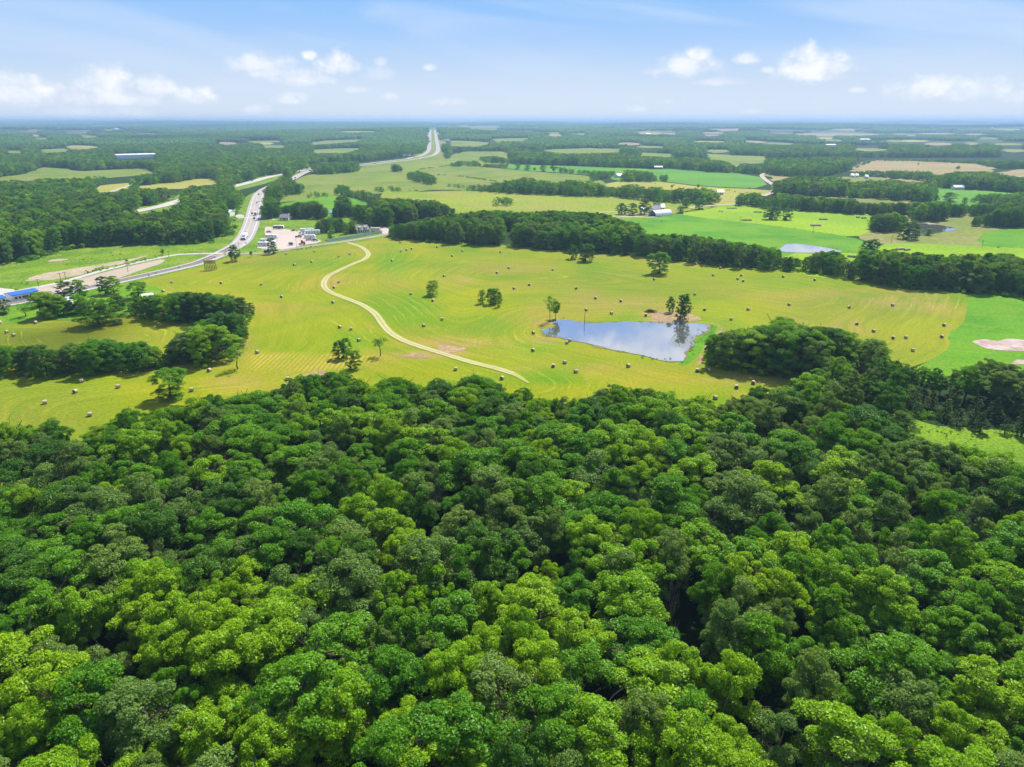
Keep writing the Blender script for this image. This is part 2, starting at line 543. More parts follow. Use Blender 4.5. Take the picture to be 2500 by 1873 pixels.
def ribbon(name, C, w, z, mat, off=0.0, kind='structure', jag=0.0, parent=None):
    n = len(C)
    ww = np.full(n, w / 2.0) if np.isscalar(w) else np.asarray(w) / 2
    if jag: ww = ww * (1 + jag * rng.uniform(-1, 1, n))
    L = offset_path(C, off + ww); R = offset_path(C, off - ww)
    zz = lambda A: height(A[:, 0], A[:, 1]) + z + np.where(np.hypot(A[:, 0], A[:, 1]) > 1900, 1.6, 0)
    V = np.concatenate([np.column_stack([L, zz(L)]), np.column_stack([R, zz(R)])])
    i = np.arange(n - 1)
    F = np.column_stack([i, i + n, i + n + 1, i + 1])
    me = mesh_np(name, V, F, [mat])
    if me.polygons[0].normal.z < 0: me.flip_normals()
    o = link(bpy.data.objects.new(name, me), parent)
    if kind: o['kind'] = kind
    return o

# ground: one polar sheet, dense near, reaching past the horizon
def build_ground():
    r = [3.0]
    while r[-1] < 42000: r.append(r[-1] * 1.026 + 1.0)
    r = np.array(r); A = 400
    th = np.linspace(0, 2 * np.pi, A, endpoint=False)
    R, T = np.meshgrid(r, th, indexing='ij')
    X = (R * np.sin(T)).ravel(); Y = (R * np.cos(T)).ravel()
    V = np.column_stack([X, Y, height(X, Y)])
    V = np.vstack([V, [[0, 0, 0]]])
    n = len(r)
    i, j = np.meshgrid(np.arange(n - 1), np.arange(A), indexing='ij')
    a = i * A + j; b = i * A + (j + 1) % A; c = (i + 1) * A + (j + 1) % A; d = (i + 1) * A + j
    F = np.column_stack([a.ravel(), d.ravel(), c.ravel(), b.ravel()])
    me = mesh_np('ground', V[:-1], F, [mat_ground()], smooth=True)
    if me.polygons[0].normal.z < 0: me.flip_normals()
    o = link(bpy.data.objects.new('ground', me)); o['kind'] = 'structure'
build_ground()

# ------------------------------------------------------------------ land cover (outlines as read off the ground)
HAY = [(296,693),(353,684),(500,643),(559,625),(647,619),(726,610),(839,596),(953,578),(1000,585),(1256,600),(1500,612),(1633,626),(1760,642),(1885,652),(2000,660),(2045,668),(2113,680),(2204,696),(2367,712),(2360,758),(2353,792),(2310,817),(2324,847),(2267,883),(2226,896),(2150,940),(1960,1000),(1740,1060),(1400,1080),(1000,1060),(800,1060),(600,1080),(400,1130),(200,1200),(-150,1200),(-150,775),(60,765),(200,770),(310,765),(300,720)]
POND = [(1324,806),(1345,802),(1360,797),(1353,787),(1353,783),(1373,781),(1419,788),(1460,790),(1500,788),(1550,787),(1597,788),(1660,790),(1726,792),(1734,797),(1728,806),(1717,813),(1697,829),(1689,842),(1681,856),(1672,872),(1661,882),(1640,884),(1610,880),(1560,868),(1500,853),(1471,850),(1440,842),(1423,838),(1376,825),(1346,824),(1328,818)]

def dist_poly(X, Y, W):
    D = np.full(X.shape, 1e9)
    A = np.array(W)
    for i in range(len(A)):
        a = A[i]; b = A[(i + 1) % len(A)]; ab = b - a; L = (ab ** 2).sum() + 1e-9
        t = np.clip(((X - a[0]) * ab[0] + (Y - a[1]) * ab[1]) / L, 0, 1)
        D = np.minimum(D, np.hypot(X - a[0] - t * ab[0], Y - a[1] - t * ab[1]))
    return D

def mat_hay():
    m, t = new_mat('mown_hay')
    pos = geo_pos(t)
    at = t.node('ShaderNodeAttribute', attribute_name='swath')
    ph = at.outputs['Fac']
    n1 = t.noise(pos, 0.010, 5, 0.6, dist=0.5)
    n2 = t.noise(pos, 0.028, 4, 0.6, dist=0.8)
    col = t.mix(t.smooth(n1, 0.36, 0.64), (0.165, 0.280, 0.003), (0.290, 0.330, 0.004))
    n4 = t.noise(t.vmul(pos, (0.8, 1.4, 1)), 0.017, 5, 0.6, dist=0.5)
    col = t.mix(t.smooth(n4, 0.46, 0.66, 0, 0.8), col, (0.34, 0.29, 0.035))
    n5 = t.noise(pos, 0.013, 3, 0.5)
    col = t.mix(t.smooth(n5, 0.56, 0.7, 0, 0.6), col, (0.13, 0.26, 0.006))
    # streaks that run along the swaths
    cb = t.node('ShaderNodeCombineXYZ')
    t.put(cb.inputs[0], t.math('MULTIPLY', ph, 0.42))
    sp = t.node('ShaderNodeSeparateXYZ'); t.put(sp.inputs[0], pos)
    t.put(cb.inputs[1], t.math('MULTIPLY', sp.outputs[0], 0.02)); t.put(cb.inputs[2], t.math('MULTIPLY', sp.outputs[1], 0.02))
    st = t.noise(cb.outputs[0], 1.0, 3, 0.65)
    # dry and lush spots, and the strip raked in slanting rows
    A_ = lambda nm: t.node('ShaderNodeAttribute', attribute_name=nm).outputs['Fac']
    nd = t.noise(pos, 0.05, 4, 0.6, dist=0.6)
    dry = t.math('MULTIPLY', A_('dry'), t.smooth(t.math('ADD', nd, t.math('MULTIPLY', st, 0.5)), 0.50, 0.95, 0.1, 1.3), clamp=True)
    col = t.mix(dry, col, (0.42, 0.29, 0.085))
    gold = t.math('MULTIPLY', A_('gold'), t.smooth(nd, 0.35, 0.65, 0.3, 1.0))
    col = t.mix(t.math('MULTIPLY', gold, 0.7), col, (0.38, 0.34, 0.004))
    col = t.mix(t.math('MULTIPLY', A_('lush'), t.smooth(nd, 0.3, 0.6, 0.45, 0.9)), col, (0.10, 0.28, 0.003))
    olv = t.math('MULTIPLY', A_('olive'), t.smooth(nd, 0.3, 0.7, 0.35, 0.8))
    col = t.mix(olv, col, (0.20, 0.235, 0.022))
    col = t.mix(t.smooth(st, 0.47, 0.72, 0, 0.38), col, (0.38, 0.37, 0.03))
    col = t.mix(t.smooth(st, 0.5, 0.33, 0, 0.30), col, (0.14, 0.245, 0.006))
    # thin pale lines of straw left every pass
    w = t.math('ADD', ph, t.math('MULTIPLY', t.noise(pos, 0.09, 2, 0.5), 1.6))
    fr = t.math('PINGPONG', w, 2.4)
    ln = t.smooth(fr, 0.42, 0.0)
    amt = t.smooth(n2, 0.47, 0.66)
    brk = t.smooth(t.noise(pos, 0.16, 3, 0.6), 0.36, 0.55)
    col = t.mix(t.math('MULTIPLY', t.math('MULTIPLY', ln, amt), t.math('MULTIPLY', brk, 0.62)), col, (0.52, 0.55, 0.08))
    rk = t.math('PINGPONG', t.math('ADD', A_('rakephase'), t.math('MULTIPLY', t.noise(pos, 0.12, 2), 0.6)), 0.95)
    rkc = t.mix(t.smooth(rk, 0.25, 0.75), (0.47, 0.42, 0.045), t.mix(nd, (0.27, 0.28, 0.01), (0.38, 0.26, 0.05)))
    col = t.mix(t.math('MULTIPLY', A_('rake'), t.smooth(nd, 0.3, 0.55, 0.25, 0.9)), col, rkc)
    nf = t.noise(pos, 0.9, 4, 0.7)
    hsv = t.node('ShaderNodeHueSaturation')
    t.put(hsv.inputs['Color'], col)
    t.put(hsv.inputs['Value'], t.smooth(nf, 0.3, 0.7, 0.60, 0.86))
    finish(t, hsv.outputs[0], 0.95, 0.08, nf, 0.1)
    return m

hay = sheet('hay_field', HAY, 0.04, mat_hay(), grid=3.6, smooth=1)
_v = np.empty(len(hay.data.vertices) * 3, np.float32); hay.data.vertices.foreach_get('co', _v); _v = _v.reshape(-1, 3)
X, Y = _v[:, 0].astype(float), _v[:, 1].astype(float)
_tofW = lambda pp: [tuple(w) for w in G([p[0] for p in pp], [p[1] for p in pp])[:, :2]]
dh = dist_poly(X, Y, smooth_poly(_tofW([p for p in HAY]), 2))
dp = dist_poly(X, Y, smooth_poly(_tofW(POND), 1))
EDGE1 = _tofW([(-60,930),(226,920),(385,906),(560,890),(610,845),(630,790),(625,750),(500,735),(312,745)])
def dline(W):
    D = np.full(X.shape, 1e9)
    for i in range(len(W) - 1):
        a = np.array(W[i]); b = np.array(W[i + 1]); ab = b - a
        tt = np.clip(((X - a[0]) * ab[0] + (Y - a[1]) * ab[1]) / ((ab ** 2).sum()), 0, 1)
        D = np.minimum(D, np.hypot(X - a[0] - tt * ab[0], Y - a[1] - tt * ab[1]))
    return D
d1 = dline(EDGE1)
d2 = dline(_tofW([(1738,900),(1806,915),(1930,930),(1985,915)]))
TRK = [(849,593),(863,597),(878,602),(890,609),(897,616),(899,624),(889,634),(862,645),(817,666),(800,676),(791,690),(793,703),(805,713),(828,723),(880,743),(912,763),(927,781),(939,798),(959,817),(1000,838),(1090,867),(1158,887),(1215,901),(1260,917),(1290,936)]
d3 = dline(_tofW(TRK)) 
k = 9.0
sm = -k * np.log(np.exp(-dh / k) + np.exp(-dp / k) + np.exp(-d1 / k) + np.exp(-d2 / k) + 0.5 * np.exp(-d3 / k) + 1e-30)
sm += 2.5 * np.sin(X / 47 + 1) * np.cos(Y / 61)
HP = np.column_stack([X, Y, np.zeros(len(X))])
_f = (PH / 2 - 0)
def _pj(P):
    z = P[:, 2] - HCAM; zc = P[:, 1] * CP - z * SP; yc = P[:, 1] * SP + z * CP
    return PW / 2 + FPX * P[:, 0] / zc, PH / 2 - FPX * yc / zc
hx, hy = _pj(HP)
SPOTS = {'dry': [(1500,735,180,20,.7),(1610,770,70,24,.9),(1760,830,40,60,.7),(1330,830,60,14,.8),(2250,740,90,30,.7),(1400,900,200,20,.4),(1990,720,160,22,.5),(2180,735,150,26,.9),(1430,722,70,22,.7),(2070,800,70,36,.7),(1130,838,170,13,.9),(790,922,75,18,1),(1010,868,90,12,1),(1070,862,100,12,.9),(740,700,0.1,0.1,0),(810,688,24,22,.9),(1850,925,150,26,.8),(1930,790,60,25,.6),(1115,682,70,14,.6),(905,785,14,30,.6),(600,840,30,40,.7),(560,935,90,26,.7),(1240,655,170,18,.5),(700,760,0.1,0.1,0),(1700,640,150,16,.5),(1345,790,60,16,.8),(1600,745,130,14,.5)],
 'gold': [(690,680,170,40,.9),(600,700,100,40,.6),(450,960,260,60,.8),(1300,960,300,40,.8),(900,650,120,30,.6),(1140,740,130,40,.6),(1560,930,250,50,.7),(960,920,260,50,.7),(640,800,90,70,.5)],
 'lush': [(1345,918,85,26,1),(1000,760,90,60,.7),(960,640,60,60,.8),(1180,795,120,40,.7),(860,830,70,30,.7),(1900,690,120,30,.5),(930,750,50,70,.6),(760,640,120,30,.5),(1300,850,120,26,.5),(1760,800,80,40,.6),(1480,640,120,20,.4),(850,900,60,20,.6)],
 'olive': [(120,835,330,60,1),(60,1010,300,110,1),(1500,700,300,60,.8),(2050,760,260,80,.8),(1250,650,260,40,.7),(650,640,160,25,.7),(300,900,120,30,.7),(2150,850,150,60,.8),(1750,700,250,40,.6)]}
for nm_, L_ in SPOTS.items():
    q_ = np.zeros(len(X))
    for (cx_, cy_, rx_, ry_, am_) in L_:
        e_ = np.sqrt(((hx - cx_) / rx_) ** 2 + ((hy - cy_) / ry_) ** 2)
        q_ = np.maximum(q_, am_ * (1 - sstep(e_, 0.25, 1.15)))
    hay.data.attributes.new(nm_, 'FLOAT', 'POINT').data.foreach_set('value', q_.astype(np.float32))
_rp = [(596,862),(700,856),(830,860),(935,864),(965,872),(930,888),(895,896),(840,906),(700,911),(600,908),(588,890)]
_rw = _tofW(_rp); _in = inpoly(X, Y, _rw); _dd = dist_poly(X, Y, _rw)
hay.data.attributes.new('rake', 'FLOAT', 'POINT').data.foreach_set('value', (sstep(np.where(_in, _dd, 0), 0.2, 5.0)).astype(np.float32))
_a, _b = G([609, 660], [905, 860]); _d = (_b - _a)[:2]; _d /= np.hypot(*_d)
hay.data.attributes.new('rakephase', 'FLOAT', 'POINT').data.foreach_set('value', (X * -_d[1] + Y * _d[0]).astype(np.float32))
att = hay.data.attributes.new('swath', 'FLOAT', 'POINT'); att.data.foreach_set('value', sm.astype(np.float32))

F_BRIGHT = mat_field('lush_pasture', (0.075, 0.255, 0.006), (0.135, 0.33, 0.008), (0.15, 0.30, 0.01), 0.02, 0.25, 0.2, 0.7)
F_LUSH2 = mat_field('green_crop', (0.090, 0.270, 0.020), (0.125, 0.31, 0.02), None, 0.01, 0.2, 0.1, 0.3)
F_YG = mat_field('yellow_green_meadow', (0.20, 0.36, 0.006), (0.27, 0.42, 0.008), None, 0.012, 0.15, 0.0, 0.4)
F_PAST = mat_field('pasture', (0.13, 0.22, 0.020), (0.20, 0.28, 0.022), (0.25, 0.25, 0.06), 0.008, 0.25, 0.15, 0.3)
F_OLIVE = mat_field('olive_pasture', (0.17, 0.23, 0.035), (0.24, 0.27, 0.04), (0.28, 0.25, 0.09), 0.01, 0.3, 0.1, 0.25)
F_TAN = mat_field('dry_field', (0.30, 0.27, 0.10), (0.36, 0.31, 0.13), (0.36, 0.24, 0.15), 0.008, 0.2, 0.05, 0.2)
F_YEL = mat_field('yellow_pasture', (0.30, 0.34, 0.03), (0.37, 0.37, 0.05), (0.38, 0.32, 0.12), 0.012, 0.2, 0.1, 0.3)
F_MID = mat_field('middle_meadow', (0.19, 0.29, 0.012), (0.26, 0.33, 0.02), (0.30, 0.29, 0.06), 0.008, 0.45, 0.12, 0.3)
F_YARD = mat_field('yard_grass', (0.10, 0.26, 0.008), (0.16, 0.33, 0.008), (0.22, 0.32, 0.02), 0.04, 0.0, 0, 0.8, 0.3)
F_ROUGH = mat_field('rough_grass', (0.115, 0.24, 0.010), (0.20, 0.32, 0.012), (0.30, 0.32, 0.06), 0.035, 0.0, 0, 0.6, 0.42, (0.5, 0.7))
F_CLEAR = mat_field('clearing_grass', (0.12, 0.25, 0.012), (0.19, 0.32, 0.014), None, 0.05, 0.0, 0, 1.2, 0.4)
M_DIRT = mat_field('bare_dirt', (0.42, 0.35, 0.22), (0.52, 0.42, 0.30), (0.30, 0.32, 0.10), 0.06, 0.0, 0, 0.5, 0.2, (0.52, 0.7))
M_EARTH = mat_field('bare_earth', (0.36, 0.24, 0.13), (0.46, 0.30, 0.18), (0.30, 0.32, 0.05), 0.09, 0.0, 0, 0.5, 0.25, (0.5, 0.66))
M_PINK = mat_field('pale_spoil', (0.46, 0.36, 0.30), (0.56, 0.46, 0.40), (0.35, 0.27, 0.22), 0.06, 0.35, 0.1, 0.5, 0.2)
M_LOT = mat_road('gravel_lot', (0.56, 0.47, 0.40), s=0.6)
M_LOT2 = mat_road('tan_gravel', (0.50, 0.40, 0.31), s=0.5)
M_CONC = mat_road('concrete', (0.56, 0.52, 0.47))
M_ROAD = mat_road('highway_surface', (0.44, 0.40, 0.385))
M_ASPH = mat_road('asphalt', (0.17, 0.155, 0.165))
M_LANE = mat_road('service_road', (0.36, 0.32, 0.24))
M_TRACK = mat_road('dirt_track', (0.38, 0.41, 0.09))
M_RUT = mat_road('track_rut', (0.52, 0.47, 0.24), s=3)
M_PAINT = mat_simple('road_paint', (0.75, 0.75, 0.72), 0.7, 0.2)
M_PAINTY = mat_simple('yellow_road_paint', (0.65, 0.45, 0.06), 0.7, 0.2)
M_MUD = mat_field('pond_margin', (0.16, 0.20, 0.03), (0.22, 0.20, 0.09), (0.30, 0.24, 0.13), 0.12, 0, 0, 1.0)

def mat_water(name, c, rough=0.03, ior=1.5):
    m, t = new_mat(name)
    pos = geo_pos(t)
    n = t.noise(pos, 0.9, 3, 0.6)
    n2 = t.noise(pos, 0.03, 3, 0.6)
    out = t.node('ShaderNodeOutputMaterial')
    b = t.node('ShaderNodeBsdfPrincipled')
    t.put(b.inputs['Base Color'], t.mix(n2, tuple(x * 0.9 for x in c), tuple(x * 1.1 for x in c)))
    t.put(b.inputs['Roughness'], t.smooth(n2, 0.4, 0.6, rough, rough + 0.05))
    b.inputs['IOR'].default_value = ior
    bn = t.node('ShaderNodeBump'); bn.inputs['Strength'].default_value = 0.04; bn.inputs['Distance'].default_value = 0.05
    t.put(bn.inputs['Height'], n); t.l.new(bn.outputs[0], b.inputs['Normal'])
    g = t.node('ShaderNodeBsdfGlossy'); g.inputs['Roughness'].default_value = 0.03; g.inputs[0].default_value = (0.84, 0.87, 0.95, 1)
    t.l.new(bn.outputs[0], g.inputs['Normal'])
    mx = t.node('ShaderNodeMixShader'); mx.inputs[0].default_value = 0.5
    t.l.new(b.outputs[0], mx.inputs[1]); t.l.new(g.outputs[0], mx.inputs[2]); t.l.new(mx.outputs[0], out.inputs[0])
    return m
M_WATER = mat_water('pond_water', (0.15, 0.15, 0.14), ior=1.9)

FIELDS = [
 # name, z, material, outline
 ('lush_field', .08, F_BRIGHT, [(2368,706),(2700,740),(2700,960),(2500,940),(2330,950),(2200,915),(2267,883),(2324,847),(2310,817),(2353,792),(2360,758)]),
 ('clearing', .06, F_CLEAR, [(2080,1000),(2150,1000),(2269,1030),(2363,1044),(2620,1080),(2620,1230),(2430,1130),(2250,1080),(2110,1040)]),
 ('farm_yard', .10, F_YARD, [(-200,745),(60,738),(200,712),(290,688),(400,700),(395,735),(330,770),(285,772),(180,786),(110,780),(40,788),(-60,800),(-200,830)]),
 ('roadside_verge', .06, F_ROUGH, [(640,463),(600,478),(560,525),(500,570),(430,588),(317,590),(181,598),(113,610),(0,640),(-200,680),(-200,765),(120,752),(300,698),(560,632),(612,600),(640,520),(648,480)]),
 ('roadside_meadow', .07, F_ROUGH, [(560,632),(596,596),(618,560),(632,525),(700,525),(800,520),(870,530),(960,545),(960,579),(839,597),(726,612),(647,620)]),
 ('green_pasture', .06, F_BRIGHT, [(1450,530),(1523,528),(1590,534),(1660,520),(1700,530),(1767,538),(1900,553),(2000,567),(2086,581),(2110,590),(2150,600),(2110,640),(2000,660),(1885,655),(1760,648),(1633,632),(1500,610),(1400,570)]),
 ('mown_pasture', .10, F_YG, [(1655,522),(1722,500),(1790,498),(1885,507),(2000,514),(2150,524),(2130,563),(2086,581),(2000,567),(1900,553),(1767,538),(1700,530)]),
 ('pond_meadow', .12, F_YG, [(1905,617),(2075,618),(2125,622),(2110,690),(1930,670)]),
 ('olive_field', .08, F_OLIVE, [(2086,581),(2124,563),(2150,530),(2300,520),(2700,520),(2700,640),(2450,615),(2371,603),(2226,597),(2147,597)]),
 ('bright_strip', .11, F_YG, [(2140,596),(2226,594),(2400,602),(2700,613),(2700,700),(2080,660)]),
 ('crop_field', .13, F_BRIGHT, [(2419,556),(2700,556),(2700,613),(2500,607),(2371,599)]),
 ('far_green_field', .10, F_LUSH2, [(2250,455),(2459,470),(2520,480),(2500,505),(2362,505),(2250,500)]),
 ('tan_field', .10, F_TAN, [(2115,392),(2226,394),(2419,403),(2430,418),(2396,424),(2285,434),(2158,422),(2060,418)]),
 ('tan_field', .10, F_TAN, [(2396,427),(2500,412),(2640,412),(2640,455),(2500,448),(2420,440)]),
 ('far_meadow', .10, F_OLIVE, [(1990,476),(2100,480),(2250,492),(2235,508),(2100,497),(2000,492)]),
 ('far_meadow', .10, F_OLIVE, [(2050,432),(2172,432),(2180,446),(2063,446)]),
 ('far_meadow', .10, F_TAN, [(2190,436),(2290,440),(2290,452),(2190,448)]),
 ('far_meadow', .10, F_PAST, [(2040,395),(2080,397),(2078,410),(2045,408)]),
 ('crop_field', .12, F_LUSH2, [(1597,414),(1627,411),(1848,425),(1884,462),(1717,455),(1629,444),(1597,440),(1500,445),(1480,420)]),
 ('crop_field', .13, F_LUSH2, [(1176,402),(1300,403),(1500,409),(1600,413),(1597,427),(1500,432),(1371,422),(1249,414)]),
 ('cattle_pasture', .10, F_YEL, [(1480,443),(1609,443),(1629,446),(1717,457),(1882,464),(1888,470),(1853,478),(1800,500),(1750,500),(1480,468)]),
 ('middle_meadow', .10, F_MID, [(940,462),(1000,470),(1113,465),(1226,470),(1430,478),(1590,484),(1722,495),(1760,503),(1722,512),(1636,524),(1500,535),(1340,535),(1226,535),(1118,535),(1000,510),(920,495)]),
 ('rolling_pasture', .10, F_PAST, [(1000,418),(1034,416),(1118,407),(1181,408),(1254,415),(1441,429),(1470,440),(1490,460),(1371,460),(1272,455),(1215,448),(1068,430)]),
 ('rolling_pasture', .12, F_PAST, [(1050,428),(1113,429),(1215,446),(1160,468),(1068,462),(1000,470),(940,470),(980,440)]),
 ('long_pasture', .08, F_PAST, [(700,455),(726,436),(762,424),(876,414),(882,406),(1000,389),(1070,380),(1104,388),(1180,392),(1180,410),(1000,420),(1068,440),(1000,468),(914,474),(840,475),(760,485),(640,500),(680,475)]),
 ('bright_field', .12, F_BRIGHT, [(655,505),(749,484),(824,476),(855,482),(910,500),(860,512),(815,520),(812,545),(795,545),(795,520),(750,505)]),
 ('far_meadow', .10, F_PAST, [(-60,436),(0,434),(68,423),(106,408),(150,412),(204,418),(283,414),(351,410),(380,424),(272,434),(136,440),(0,446),(-60,448)]),
 ('far_meadow', .10, F_YEL, [(225,462),(267,450),(335,446),(285,470),(240,470)]),
 ('far_meadow', .10, F_YEL, [(310,462),(385,448),(430,445),(500,434),(540,440),(534,450),(430,462)]),
 ('far_meadow', .1, F_PAST, [(18,368),(56,368),(56,378),(18,378)]),
 ('far_meadow', .1, F_PAST, [(95,367),(158,363),(170,370),(110,378)]),
 ('far_meadow', .1, F_PAST, [(762,367),(839,363),(890,362),(840,376),(770,376)]),
 ('far_meadow', .1, F_PAST, [(640,356),(700,356),(692,364),(645,364)]),
 ('far_meadow', .1, F_PAST, [(755,349),(800,344),(873,340),(885,346),(765,355)]),
 ('far_meadow', .1, F_PAST, [(1060,412),(1106,378),(1145,369),(1226,369),(1262,378),(1262,402),(1176,402),(1080,410)]),
 ('far_meadow', .1, F_PAST, [(1100,344),(1145,344),(1200,350),(1160,362),(1100,358)]),
 ('far_meadow', .1, F_PAST, [(1200,339),(1300,337),(1290,346),(1215,350)]),
 ('far_meadow', .1, F_PAST, [(1120,311),(1167,308),(1226,310),(1200,322),(1110,322)]),
 ('far_meadow', .1, F_PAST, [(1310,366),(1430,362),(1520,363),(1510,376),(1373,378)]),
 ('far_meadow', .1, F_PAST, [(1335,323),(1368,323),(1368,330),(1340,330)]),
 ('far_meadow', .1, F_PAST, [(1390,326),(1430,325),(1432,333),(1392,333)]),
 ('far_meadow', .1, F_PAST, [(1560,374),(1645,376),(1645,386),(1565,384)]),
 ('far_meadow', .1, F_PAST, [(1725,377),(1870,382),(1880,398),(1830,400),(1730,392)]),
 ('far_meadow', .1, F_PAST, [(1770,392),(1817,396),(1800,408),(1775,408)]),
 ('far_meadow', .1, F_TAN, [(1755,316),(1805,314),(1800,322),(1760,322)]),
 ('far_meadow', .1, F_TAN, [(1541,322),(1590,320),(1585,327),(1545,327)]),
 ('far_meadow', .1, F_TAN, [(1620,326),(1652,326),(1650,332),(1624,332)]),
 ('far_meadow', .1, F_TAN, [(1938,327),(2000,323),(2160,328),(2165,332),(2080,334),(1960,333)]),
 ('far_meadow', .1, F_TAN, [(2170,329),(2240,331),(2240,334),(2170,333)]),
 ('far_meadow', .1, F_TAN, [(40,321),(90,320),(88,326),(45,326)]),
 ('far_meadow', .1, F_PAST, [(70,339),(120,338),(118,344),(75,344)]),
 ('far_meadow', .1, F_TAN, [(1110,300),(1145,302),(1142,310),(1115,309)]),
 ('far_meadow', .12, F_TAN, [(1868,424),(1950,430),(1945,442),(1894,446)]),
 ('far_meadow', .1, F_PAST, [(1500,365),(1520,364),(1525,374),(1500,376)]),
 ('earth_patch', .14, M_EARTH, [(1575,785),(1598,765),(1625,757),(1680,768),(1712,780),(1690,790),(1630,793),(1590,790)]),
 ('dam_grass', .10, F_BRIGHT, [(1654,890),(1668,878),(1686,856),(1697,835),(1722,815),(1738,800),(1752,792),(1748,810),(1725,835),(1708,865),(1685,886),(1665,894)]),
 ('earth_patch', .13, M_EARTH, [(1690,882),(1712,862),(1735,835),(1752,812),(1764,795),(1770,800),(1758,820),(1740,845),(1720,870),(1700,896)]),
 ('earth_patch', .12, M_EARTH, [(1055,843),(1110,845),(1150,850),(1110,862),(1070,855)]),
 ('earth_patch', .12, M_EARTH, [(745,912),(775,903),(800,910),(790,925),(755,925)]),
 ('earth_patch', .12, M_EARTH, [(985,864),(1040,866),(1060,872),(1010,876)]),
 ('pale_spoil_ground', .16, M_PINK, [(2389,831),(2419,834),(2440,832),(2464,827),(2500,829),(2640,834),(2640,862),(2500,859),(2440,855),(2407,853),(2394,843)]),
 ('pale_spoil_ground', .16, M_PINK, [(2470,884),(2500,881),(2540,884),(2520,891),(2480,889)]),
 ('dirt_lot', .12, M_DIRT, [(50,686),(75,676),(136,663),(192,654),(249,646),(310,633),(371,622),(350,630),(300,643),(238,655),(204,670),(150,680),(113,685),(79,686)]),
 ('dirt_lot', .12, M_DIRT, [(110,636),(140,632),(175,633),(150,638),(120,638)]),
 ('gravel_lot', .16, M_LOT2, [(60,712),(140,693),(172,688),(204,679),(260,664),(340,645),(407,631),(394,645),(362,654),(312,672),(283,682),(217,698),(140,713),(90,722)]),
 ('concrete_yard', .18, M_CONC, [(-150,700),(0,702),(29,711),(40,722),(23,729),(14,736),(-20,742),(-150,760)]),
 ('parking_lot', .16, M_LOT, [(647,553),(672,556),(704,561),(749,567),(775,583),(788,592),(726,601),(724,608),(688,613),(686,608),(627,608),(629,598),(649,583),(646,567)]),
 ('parking_lot', .16, M_LOT, [(912,556),(939,551),(953,565),(958,574),(937,573),(925,565)]),
 ('driveway_pad', .16, M_CONC, [(575,524),(596,525),(596,533),(577,534)]),
]
_r = random.Random(5)
EXTRA = []
for _ in range(46):
    _x = _r.uniform(1075, 2490) if _r.random() < .8 else _r.uniform(20, 1020)
    _y = _r.choice([318, 322, 327, 333, 339, 346, 353, 361, 369]) + _r.uniform(-2, 2)
    _h = 1.0 + (_y - 312) * .045 + _r.uniform(0, 1.2); _w = _r.uniform(12, 48)
    if 1020 < _x < 1100: continue
    EXTRA.append([(_x - _w, _y + _r.uniform(-1, 1) * .4), (_x - _w * .6, _y - _h), (_x + _w * .3, _y - _h * .9), (_x + _w, _y - _h * .3), (_x + _w * .8, _y + _h * .6), (_x - _w * .2, _y + _h)])
    FIELDS.append(('far_meadow', .1, _r.choice([F_PAST, F_OLIVE, F_YEL, F_TAN, F_PAST]), EXTRA[-1]))
for (nm, z, m, pp) in FIELDS:
    sheet(nm, pp, z, m, smooth=0 if nm == 'far_meadow' else 1, wig=(3.0 if nm in ('earth_patch', 'pale_spoil_ground', 'dirt_lot', 'clearing') else 9.0 if nm in ('far_meadow', 'tan_field') else 0))

# ponds
sheet('pond_shore', [(a + (a - 1540) * 0.012, b + (b - 825) * 0.03) for a, b in POND], .16, M_MUD, smooth=2, wig=2.5)
sheet('pond_water', POND, .22, M_WATER, smooth=2, wig=1.6)
for pp in ([(1900,611),(1912,601),(1922,595),(1960,597),(2000,602),(2074,617),(1985,618),(1915,617)],
           [(2215,543),(2232,545),(2290,549),(2342,559),(2322,564),(2294,568),(2247,575),(2222,574),(2215,560)],
           [(801,514),(815,511),(834,512),(833,518),(812,521),(803,520)]):
    sheet('pond_shore', [(a + (a - np.mean([p[0] for p in pp])) * .03, b + (b - np.mean([p[1] for p in pp])) * .08) for a, b in pp], .16, M_MUD, smooth=2, wig=2.5)
    sheet('pond_water', pp, .22, M_WATER, smooth=2)

# roads
HWY = path_world([(-120,765),(29,741),(79,732),(217,703),(296,686),(453,651),(500,637),(554,613),(590,590),(609,558),(618,529),(623,506),(627,490),(633,475),(648,462),(680,448),(712,438),(738,424),(775,411)], 10)
ribbon('highway', HWY, np.interp(np.linspace(0, 1, len(HWY)), [0, .2, .35, .6, 1], [11, 12, 13.5, 15.5, 13]), .20, M_ROAD)
ribbon('highway_lane', HWY[:int(len(HWY) * .42)], 6.0, .215, M_ASPH, off=1.2)
ribbon('highway_edge_line', HWY, .3, .23, M_PAINT, off=4.7)
ribbon('highway_edge_line', HWY, .3, .23, M_PAINT, off=-4.7)
ribbon('highway_centre_line', HWY, .35, .232, M_PAINTY, off=0.9)
H2 = path_world([(740,420),(800,412),(876,404),(940,396),(1000,389),(1040,382),(1056,372),(1058.5,358),(1057.5,340),(1056.5,328),(1056,318)], 10)
wd = 11.0
for s_ in (-15, 15):
    ribbon('highway_carriageway', H2, np.interp(np.arange(len(H2)), [0, 60, 100], [10, 13, 15]), .25, M_ROAD, off=s_ * 1.0)
sep_ = ribbon('highway_median', H2, 17.0, .20, F_PAST)
ribbon('highway_verge', H2[50:], np.full(len(H2) - 50, 100.0), .10, F_OLIVE)
ribbon('service_road', path_world([(520,626),(559,620.5),(600,620),(647,618),(726,606),(839,590.5),(900,581),(953,571),(975,566)], 8), 6.5, .24, M_LANE)
ribbon('frontage_road', path_world([(-60,712),(0,708),(40,711),(81,704),(158,688),(260,659),(330,643),(396,629),(441,622),(500,620),(545,619)], 8), 5.0, .22, M_CONC)
